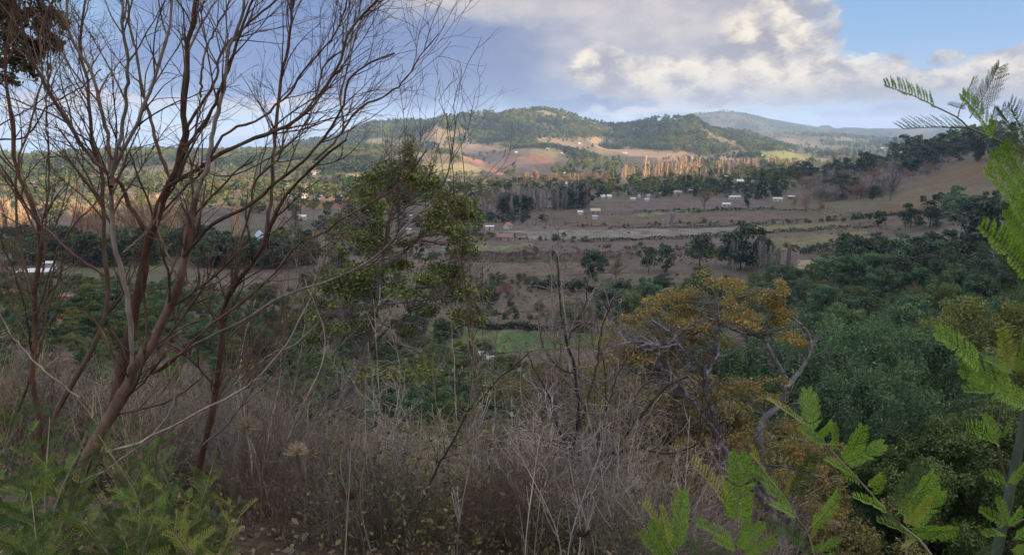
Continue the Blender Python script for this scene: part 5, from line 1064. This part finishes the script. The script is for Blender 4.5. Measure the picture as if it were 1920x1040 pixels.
# ------------------------------------------------------------------ dry brush on the slope
def brush_mesh(seed, bark, n=34, h=1., twig=180, lean=.3, leafy=0, curl=.1):
    g = np.random.default_rng(seed); a = g.uniform(0, 2*pi, n); l = g.uniform(.02, lean, n); P = np.empty((n, 9, 3)); P[:, 0] = np.c_[np.cos(a)*.16*g.random(n), np.sin(a)*.16*g.random(n), a*0-.05]; d = unit(np.c_[np.cos(a)*l, np.sin(a)*l, a*0+1]); L = g.uniform(.55, 1.05, n)*h
    for k in range(1, 9): P[:, k] = P[:, k-1]+d*(L/8)[:, None]; d = unit(d+g.normal(size=(n, 3))*curl)
    R = .0034*np.linspace(1, .4, 9)[None]*g.uniform(.6, 1.5, (n, 1)); P1, R1 = spawn(P, R, twig, (15, 50), (.12, .42), 5, g, .04, .1, t0=.25, rmin=.0016)
    P2, R2 = spawn(P1, R1, twig, (20, 60), (.05, .2), 4, g, .02, .12, rmin=.0012)
    return woodmesh('stems', [tubes(P, R, 3), tubes(P1, R1, 3), tubes(P2, R2, 3)], bark)
S_GREY = bark_mat('grey_dry_stems', (.095, .080, .068), (.25, .215, .18), 12, .002); S_TAN = bark_mat('tan_dry_stems', (.25, .19, .125), (.42, .33, .22), 12, .002); S_BROWN = bark_mat('brown_dry_stems', (.10, .068, .046), (.20, .14, .10), 12, .002)
BR = [brush_mesh(300+k, m_, n_, 1., t_, l_, curl=c_l) for k, (m_, n_, t_, l_, c_l) in enumerate([(S_GREY, 30, 170, .4, .12), (S_GREY, 20, 240, .7, .2), (S_TAN, 30, 120, .3, .10), (S_BROWN, 26, 220, .5, .18), (S_GREY, 36, 200, .5, .16)])]
BNAME = ['straight grey dry bush', 'sprawling grey dry bush', 'straw coloured dry bush', 'dark brown dry bush', 'dense grey dry bush']
g = np.random.default_rng(71); srcs = []
nb = 0
for k in range(150):
    Y = math.exp(g.uniform(math.log(5.2), math.log(17))); px = g.uniform(330, 1330) if g.random() < .75 else g.uniform(-60, 500); x = (px-960)/FOC*Y
    if Y < 7 and px < 420: continue
    q = int(g.choice(5, p=[.2, .22, .2, .2, .18])); h = g.uniform(.7, 1.25)*(1+.03*(Y-5))*(1.25 if px < 450 else 1)
    o = link('dry_bush', None, None, (x, Y, H(x, Y)-.04), g.uniform(0, 6.3)); o.scale = (h*1.1, h*1.1, h); c = link('stems', BR[q], o); tag(o, BNAME[q]+' on the near slope', 'bush', 'dry bushes on the near slope ('+BNAME[q]+')')
    if q not in [s[0] for s in srcs]: srcs.append((q, c))
n = 1900; Y = np.exp(g.uniform(math.log(9), math.log(62), n)); px = g.uniform(-200, 1500, n); x = (px-960)/FOC*Y; keep = ((px < 1340) | (Y < 45)) & ((px > 260) | (Y < 26)); x, Y, px = x[keep], Y[keep], px[keep]
h = g.uniform(.45, 1.75, len(x))*np.where(px < 520, np.where(Y > 22, .75, 1.2), 1.)*np.where(Y > 30, 1.2, 1); gn_scatter('brush', 'grey and brown dry brush covering the slope below', np.c_[x, Y, height(x, Y)-.05], np.c_[h*1.25, h*1.25, h], [c for _, c in srcs], 5)
gs = np.random.default_rng(88)
for k in range(24):
    D_ = gs.uniform(3.6, 7.5); bx = gs.uniform(560, 1330); x = (bx-960)/FOC*D_; z = H(x, D_)-.04; hh = gs.uniform(.7, 1.35)*(1+.05*(D_-4)); o = link('dry_stalk', None, None, (x, D_, z)); tag(o, 'pale upright dry stalk standing out of the near brush', 'plant', 'pale dry stalks in the near brush')
    P0 = smooth_poly([[0, 0, 0], [gs.normal()*.05, gs.normal()*.05, hh*.5], [gs.normal()*.14, gs.normal()*.1, hh]], 14)[None]; R0 = np.linspace(.0050, .0026, 14)[None]; P1, R1 = spawn(P0, R0, 7, (15, 40), (.15, .42), 7, gs, .10, .06, t0=.3, rmin=.0026)
    link('stem', woodmesh('stem', [tubes(P0, R0, 5)], S_BRU[k % 3]), o); link('side_shoots', woodmesh('side_shoots', [tubes(P1, np.maximum(R1, .0018), 4)], S_BRU[k % 3]), o)
# dead leaves and litter between the stems
n = 15000; Y = np.exp(g.uniform(math.log(3.2), math.log(40), n)); px = g.uniform(-150, 1500, n); x = (px-960)/FOC*Y; Cn = np.c_[x, Y, height(x, Y)+g.random(n)**2*.5*np.clip(Y/8, .4, 1.2)]
V, F = leaves(Cn, .055*g.uniform(.4, 1.4, n), g, aspect=.5); tag(link('leaf_litter', leafmesh('leaf_litter', [(V, F, tint(n, g))], leaf_mat('litter', (.10, .065, .04), (.26, .19, .12), .15))), 'dead leaves caught in the brush and on the ground', kind='stuff')
# green leafy weeds among the stems
n = 9000; k = g.integers(0, 130, n); cY = np.exp(g.uniform(math.log(4.6), math.log(11), 130)); cpx = g.uniform(600, 1300, 130); cx = (cpx-960)/FOC*cY; ch = g.uniform(.35, 1.2, 130)
Cn = np.c_[cx[k]+g.normal(size=n)*.16, cY[k]+g.normal(size=n)*.16, height(cx, cY)[k]+g.random(n)*ch[k]]; V, F = leaves(Cn, .04*g.uniform(.5, 1.5, n), g, along=np.array([0, 0, .5]), aspect=.42)
tag(link('weeds', leafmesh('weeds', [(V, F, tint(n, g))], leaf_mat('weed_leaves', (.05, .07, .024), (.17, .17, .07), .25))), 'small green weeds growing through the dry brush', kind='stuff')
# dried flower heads
def umbel(px, py, D, w_, label):
    g = np.random.default_rng(int(px)); top = at(px, py, D); z = H(top[0], top[1]); o = link('dry_flower', None, None, (top[0]+.05, top[1], z-.05)); tag(o, label, 'flower'); o0 = np.array(o.location)
    P = smooth_poly([[0, 0, 0], [.03, 0, (top[2]-z)*.5], top-o0], 10)[None]; link('stem', woodmesh('stem', [tubes(P, np.full((1, 10), .004), 5)], S_BROWN), o)
    n = 110; R = w_/FOC*D/2; a = g.uniform(0, 6.3, n); e = g.uniform(.05, 1.0, n); d = np.c_[np.cos(a)*np.cos(e), np.sin(a)*np.cos(e), np.sin(e)]; s = top-o0; Q = s+d[:, None]*np.linspace(0, R, 5)[None, :, None]+g.normal(size=(n, 5, 3))*R*.04; Q[:, 0] = s
    link('flower_head', woodmesh('flower_head', [tubes(Q, np.full((n, 5), .0014*D/5), 3)], B_RED if 'dark' in label else S_TAN), o)['kind'] = 'stuff'
umbel(462, 805, 5.5, 60, 'dried brown thistle head at the left above the brush'); umbel(555, 850, 5.2, 50, 'dried tan seed head right of the thistle'); umbel(1095, 1005, 3.4, 44, 'dark red dried seed head low in the middle'); umbel(655, 935, 4.6, 40, 'dark dried seed head beside the evergreen trunk'); umbel(1565, 985, 3.2, 26, 'small brown seed head among the green fronds')

# ------------------------------------------------------------------ feathery fronds
L_FROND = leaf_mat('frond_leaflets', (.085, .175, .020), (.25, .38, .055), .38, .45, .12)
L_FRONDY = leaf_mat('young_frond_leaflets', (.20, .25, .04), (.36, .36, .09), .38, .45, .12)
L_FRONDD = leaf_mat('dark_frond_leaflets', (.026, .065, .016), (.075, .12, .030), .3, .5, .2)
L_FRONDM = leaf_mat('mid_frond_leaflets', (.055, .115, .02), (.16, .23, .045), .3, .5, .25)
M_STEM = bark_mat('green_stem', (.085, .125, .085), (.15, .19, .13), 20, .001); M_TWIG = bark_mat('brown_green_twig', (.15, .125, .085), (.24, .21, .14), 25, .001)
def frond_mesh(seed, w_, pairs, m, nl=13, fold=.25, bow=.08, lf=.040):
    """a twice-divided leaf of unit length along +Y, lying in XY, W_ its half width"""
    g = np.random.default_rng(seed); C, Dr, Sz, parts = [], [], [], []
    t = np.linspace(0, 1, 12); rach = np.c_[np.sin(t*2.4)*.03, t, -bow*t*t]; parts.append(tubes(rach[None], np.linspace(.011, .004, 12)[None], 4)+(np.tile([[.9, .5, .5]], (48, 1)),))
    for k in range(pairs):
        u = .08+.90*k/(pairs-1); o = np.array([np.interp(u, t, rach[:, 0]), u, -bow*u*u]); L = w_*math.sin(pi*(.12+.78*u)**.9)**.45*g.uniform(.85, 1.08); a = math.radians(62-24*u+g.normal()*4)
        for s in (-1, 1):
            d = np.array([s*math.sin(a), math.cos(a), fold+g.normal()*.08]); d /= np.linalg.norm(d); q = np.linspace(.06, 1, nl); cu = o+d*L*q[:, None]+np.array([0, .10, -.05])*L*(q**2)[:, None]
            parts.append(tubes(np.array([cu[[0, nl//2, -1]]]), np.array([[.0035, .003, .0015]]), 3)+(np.tile([[.8, .5, .5]], (9, 1)),))
            side = np.array([-d[1]*s, d[0]*s, 0])*s
            for z in (-1, 1):
                C.append(cu); Dr.append(np.tile(d*.55+side*z, (nl, 1))); Sz.append(np.full(nl, lf)*np.sin(pi*(.12+.8*q))**.5)
    C, Dr, Sz = np.vstack(C), unit(np.vstack(Dr)), np.concatenate(Sz); up = np.array([0, 0, 1.])+g.normal(size=C.shape)*.3; sd = unit(np.cross(Dr, up)); h = Dr*Sz[:, None]; wv = sd*Sz[:, None]*.23
    V = np.stack([C, C+h*.5+wv, C+h, C+h*.5-wv], 1).reshape(-1, 3); parts.append((V, np.arange(len(C)*4).reshape(-1, 4), tint(len(C), g)))
    return leafmesh('frond', parts, m)
FR = {'g': [frond_mesh(1, .27, 17, L_FROND, 15), frond_mesh(2, .24, 16, L_FROND, 15, fold=.5), frond_mesh(3, .29, 17, L_FROND, 15, bow=.2)], 'y': [frond_mesh(4, .17, 15, L_FRONDY, 10, .6), frond_mesh(5, .2, 16, L_FRONDY, 10, .4)],
      's': [frond_mesh(8, .30, 11, L_FRONDM, 9, .4, .2, .05), frond_mesh(9, .26, 10, L_FRONDD, 9, .5, .3, .05), frond_mesh(10, .28, 11, L_FRONDD, 9, .4, .3, .05)], 't': [frond_mesh(11, .24, 10, L_FRONDY, 9, .5, .2, .034)],
      'd': [frond_mesh(6, .26, 17, L_FRONDD, 11, .3), frond_mesh(7, .3, 16, L_FRONDD, 11, .5)]}
import mathutils
def put_frond(root, o0, base, tip, kind, tilt, g):
    tip = base+(tip-base)*1.0; ax = tip-base; L = np.linalg.norm(ax); y = ax/L; view = unit((base+tip)/2)
    n = -view-y*np.dot(-view, y); n = unit(n); s = unit(np.cross(y, n)); a = math.radians(tilt+g.normal()*8); z = n*cos(a)+s*sin(a); x = np.cross(y, z)
    M = mathutils.Matrix([[x[0]*L, y[0]*L, z[0]*L, base[0]-o0[0]], [x[1]*L, y[1]*L, z[1]*L, base[1]-o0[1]], [x[2]*L, y[2]*L, z[2]*L, base[2]-o0[2]], [0, 0, 0, 1]])
    f = link('frond', FR[kind][int(g.integers(0, len(FR[kind])))], root); f.matrix_local = M; return f
def sprig(name, label, stems, fronds, D, seed, bark=M_TWIG, cat='branch'):
    g = np.random.default_rng(seed); root = None
    for k, (pts, w0, w1, D0, D1, gr) in enumerate(stems):
        P = stem_pts(pts, D0, D1, 22, False); R = rad(w0, w1, (D0+D1)/2, 22)
        if gr: z = H(P[0, 0], P[0, 1]); low = np.array([P[0]+(P[0]-P[2])*[1, .2, 0]*2]); low[0, 2] = z-.05; P = np.vstack([smooth_poly([low[0], (low[0]+P[0])/2+[0.01, 0, 0], P[0]], 8)[:-1], P]); R = np.r_[np.full(7, R[0]*1.05), R]
        if root is None: o0 = P[0].copy(); root = link(name, None, None, o0); tag(root, label, cat)
        V, F = tubes((P-o0)[None], R[None], 8 if w0 > 10 else 6); link('stem', mesh_np('stem', V, [F], [M_STEM if w0 > 10 else bark]), root)
    for (bx, by, tx, ty, kd, tilt) in fronds:
        Yb = D+g.uniform(-.03, .03); put_frond(root, o0, at(bx, by, Yb), at(tx, ty, Yb+g.uniform(-.04, .04)), kd, tilt, g)
    return root
A = 1.25
sprig('mimosa', 'tall young feathery tree with thick green stem at the right edge', [
 ([(1862,1070),(1885,960),(1900,890),(1912,830),(1925,770),(1950,680),(1975,560),(1992,430),(1995,340),(1990,250)], 27, 12, A+.1, A+.05, True),
 ([(1887,908),(1873,840),(1870,800),(1885,745),(1893,700),(1905,665),(1915,650)], 8, 4, A+.1, A, False),
 ([(1995,340),(1950,310),(1907,283),(1863,259),(1818,240),(1796,221),(1756,201)], 8, 3, A+.05, A, False), ([(1796,221),(1800,205),(1812,192)], 3, 2, A, A, False), ([(1975,560),(1950,470),(1925,400)], 8, 4, A, A, False), ([(1960,640),(1945,560),(1925,515)], 7, 4, A, A, False), ([(1935,740),(1920,745),(1905,735)], 5, 3, A+.1, A, False), ([(1888,990),(1915,975),(1940,970)], 6, 4, A+.1, A, False), ([(1975,540),(1950,380),(1935,310)], 6, 3, A, A, False)],
 [(1758,202,1668,158,'g',62),(1820,241,1697,234,'d',60),(1865,260,1812,180,'g',50),(1818,222,1872,128,'d',35),(1812,205,1780,195,'d',40),(1850,250,1868,205,'d',50),(1800,203,1826,150,'d',60),(1935,310,1880,208,'d',40),(1940,300,1900,200,'d',60),(1930,350,1888,275,'g',40),(1928,400,1868,288,'g',30),(1930,420,1862,320,'g',50),(1935,460,1890,385,'d',50),(1930,480,1893,400,'g',30),
  (1928,520,1848,428,'g',40),(1930,515,1870,440,'d',20),(1935,500,1895,425,'g',30),(1935,560,1880,480,'d',45),(1932,600,1880,540,'d',40),
  (1840,690,1765,626,'g',40),(1905,735,1812,693,'g',30),(1905,737,1815,730,'g',45),(1890,700,1878,624,'y',30),(1900,700,1850,672,'g',40),(1930,760,1830,712,'g',30),(1905,700,1925,640,'g',40),
  (1872,828,1820,802,'g',30),(1872,826,1848,778,'g',20),(1874,822,1893,790,'g',50),(1870,832,1830,815,'g',50),(1888,905,1858,888,'g',45),(1890,905,1925,870,'g',35),(1885,985,1848,958,'g',30),(1885,985,1872,936,'g',25),(1888,985,1920,955,'g',35),(1882,1000,1850,1000,'g',50),(1900,1010,1940,980,'g',30),(1895,1030,1930,1020,'g',30),(1880,1020,1840,1040,'d',30)], A, 81)
sprig('mimosa', 'long feathery branch slanting up to the left in front of the dark ravine', [
 ([(1775,1085),(1750,1045),(1725,1012),(1697,990),(1663,960),(1638,930),(1610,899),(1569,855),(1542,825),(1509,794)], 7, 3, A-.02, A, True), ([(1700,990),(1700,1040),(1705,1080)], 4, 3, A, A, False)],
 [(1509,796,1443,746,'y',55),(1524,812,1512,732,'g',15),(1530,818,1560,790,'g',40),(1548,835,1500,803,'g',35),(1560,845,1568,798,'g',50),(1580,868,1653,832,'g',20),(1580,866,1618,808,'g',30),(1600,893,1555,858,'g',50),(1625,912,1655,890,'g',30),(1637,928,1655,900,'g',40),(1612,902,1590,890,'g',40),(1665,960,1605,930,'g',40),(1672,955,1718,876,'d',20),(1680,965,1750,890,'g',45),(1700,985,1700,928,'y',25),(1702,987,1762,922,'g',15),(1704,990,1792,995,'g',25),(1705,985,1740,935,'y',40),(1715,1008,1650,975,'g',40),(1690,980,1660,962,'d',40),(1720,1012,1690,1025,'y',45)], A, 82)
B = 1.05
sprig('mimosa', 'bright feathery sprig with one broad upright frond at the bottom', [
 ([(1400,1085),(1385,1020),(1377,998),(1362,957),(1349,941),(1328,915)], 5, 2.5, B, B, True), ([(1385,1020),(1383,990),(1381,974)], 4, 3, B, B, False), ([(1362,957),(1362,920),(1372,880)], 3, 2, B, B, False)],
 [(1364,952,1305,868,'y',55),(1381,978,1383,862,'g',5),(1383,1027,1425,985,'g',15),(1385,1030,1400,965,'g',25),(1380,1020,1314,980,'g',40),(1360,930,1355,893,'y',50),(1380,1030,1340,1010,'g',25),(1395,1040,1450,1010,'g',30),(1380,1038,1330,1045,'d',30)], B, 83)
sprig('mimosa', 'small pair of upright feathery fronds at the bottom, left of the bright sprig', [
 ([(1290,1085),(1271,1040),(1265,1030)], 5, 3, B, B, True), ([(1265,1035),(1240,990),(1225,965)], 3, 2, B, B, False)],
 [(1271,1030,1276,925,'g',5),(1262,1040,1212,945,'y',45),(1255,1020,1240,948,'y',30),(1245,1045,1203,1000,'g',20),(1262,1045,1225,985,'g',15),(1290,1045,1315,1010,'d',30)], B, 84)
sprig('mimosa', 'feathery branch with a dark broad frond, right of the bright sprig', [
 ([(1535,1085),(1527,1040),(1514,996),(1497,974),(1472,932),(1434,886),(1420,862)], 5, 2.5, B+.12, B+.1, True), ([(1514,1000),(1550,960),(1575,935)], 3, 2, B+.1, B+.1, False)],
 [(1424,868,1409,836,'y',40),(1436,888,1408,850,'y',50),(1440,895,1415,880,'g',45),(1485,928,1519,860,'d',8),(1462,920,1419,892,'g',40),(1480,945,1442,918,'g',45),(1470,930,1480,900,'y',45),(1497,972,1450,940,'g',50),(1517,990,1576,932,'g',40),(1514,1019,1442,982,'d',40),(1518,1010,1535,970,'y',35),(1520,1030,1570,1010,'g',30),(1522,1040,1490,1020,'d',30),(1525,1045,1560,1040,'g',35)], B+.1, 85)
# feathery saplings at the bottom left
g = np.random.default_rng(91)
SAP = [(20, 760, 4.0), (60, 810, 3.6), (120, 850, 3.9), (-40, 730, 4.6), (200, 850, 4.2), (250, 790, 4.6), (300, 820, 4.1), (330, 870, 3.8), (180, 940, 3.4), (70, 940, 3.1), (260, 960, 3.3), (350, 960, 3.6), (400, 930, 4.4), (0, 900, 3.3), (130, 820, 4.8), (385, 965, 3.2)]
where = ['tallest at the left edge', 'before the red stem', 'at the foot of the large trunk', 'cut by the left edge', 'right of the large trunk foot', 'behind, right of the large trunk', 'between the two trunks', 'left of the straight trunk', 'low in front of the large trunk', 'low at the bottom left', 'low between the trunks', 'by the foot of the straight trunk', 'right of the straight trunk', 'in the bottom left corner', 'behind the large trunk', 'golden, under the straight trunk']
for k, (px, py, Y) in enumerate(SAP):
    top = at(px, py, Y); x = top[0]+g.uniform(-.1, .1); z = H(x, Y)-.05; hgt = max(.35, top[2]-z); root = link('sapling', None, None, (x, Y, z)); tag(root, 'feathery green sapling '+where[k], 'sapling'); o0 = np.array([x, Y, z])
    ns = 4
    for s in range(ns):
        a = g.uniform(0, 6.3); ln = hgt*g.uniform(.75, 1.05); P = smooth_poly([[0, 0, 0], [cos(a)*.06*hgt, sin(a)*.06*hgt, ln*.5], [cos(a)*.28*hgt, sin(a)*.28*hgt, ln]], 16)
        V, F = tubes(P[None], np.linspace(.006, .002, 16)[None], 5); link('stem', mesh_np('stem', V, [F], [M_TWIG]), root)
        for j in range(17):
            t = .15+.85*j/16; i = min(15, int(t*15)); b = P[i]; th_ = a+j*2.4; L = .088*g.uniform(.7, 1.25)*(1.15-.3*t); d = np.array([cos(th_), sin(th_), .25+.6*t+g.normal()*.15]); d /= np.linalg.norm(d)
            kd = 't' if (k == 15 or g.random() < .14) else 's'; put_frond(root, o0, o0+b, o0+b+d*L*1.25, kd, g.uniform(-60, 60), g)
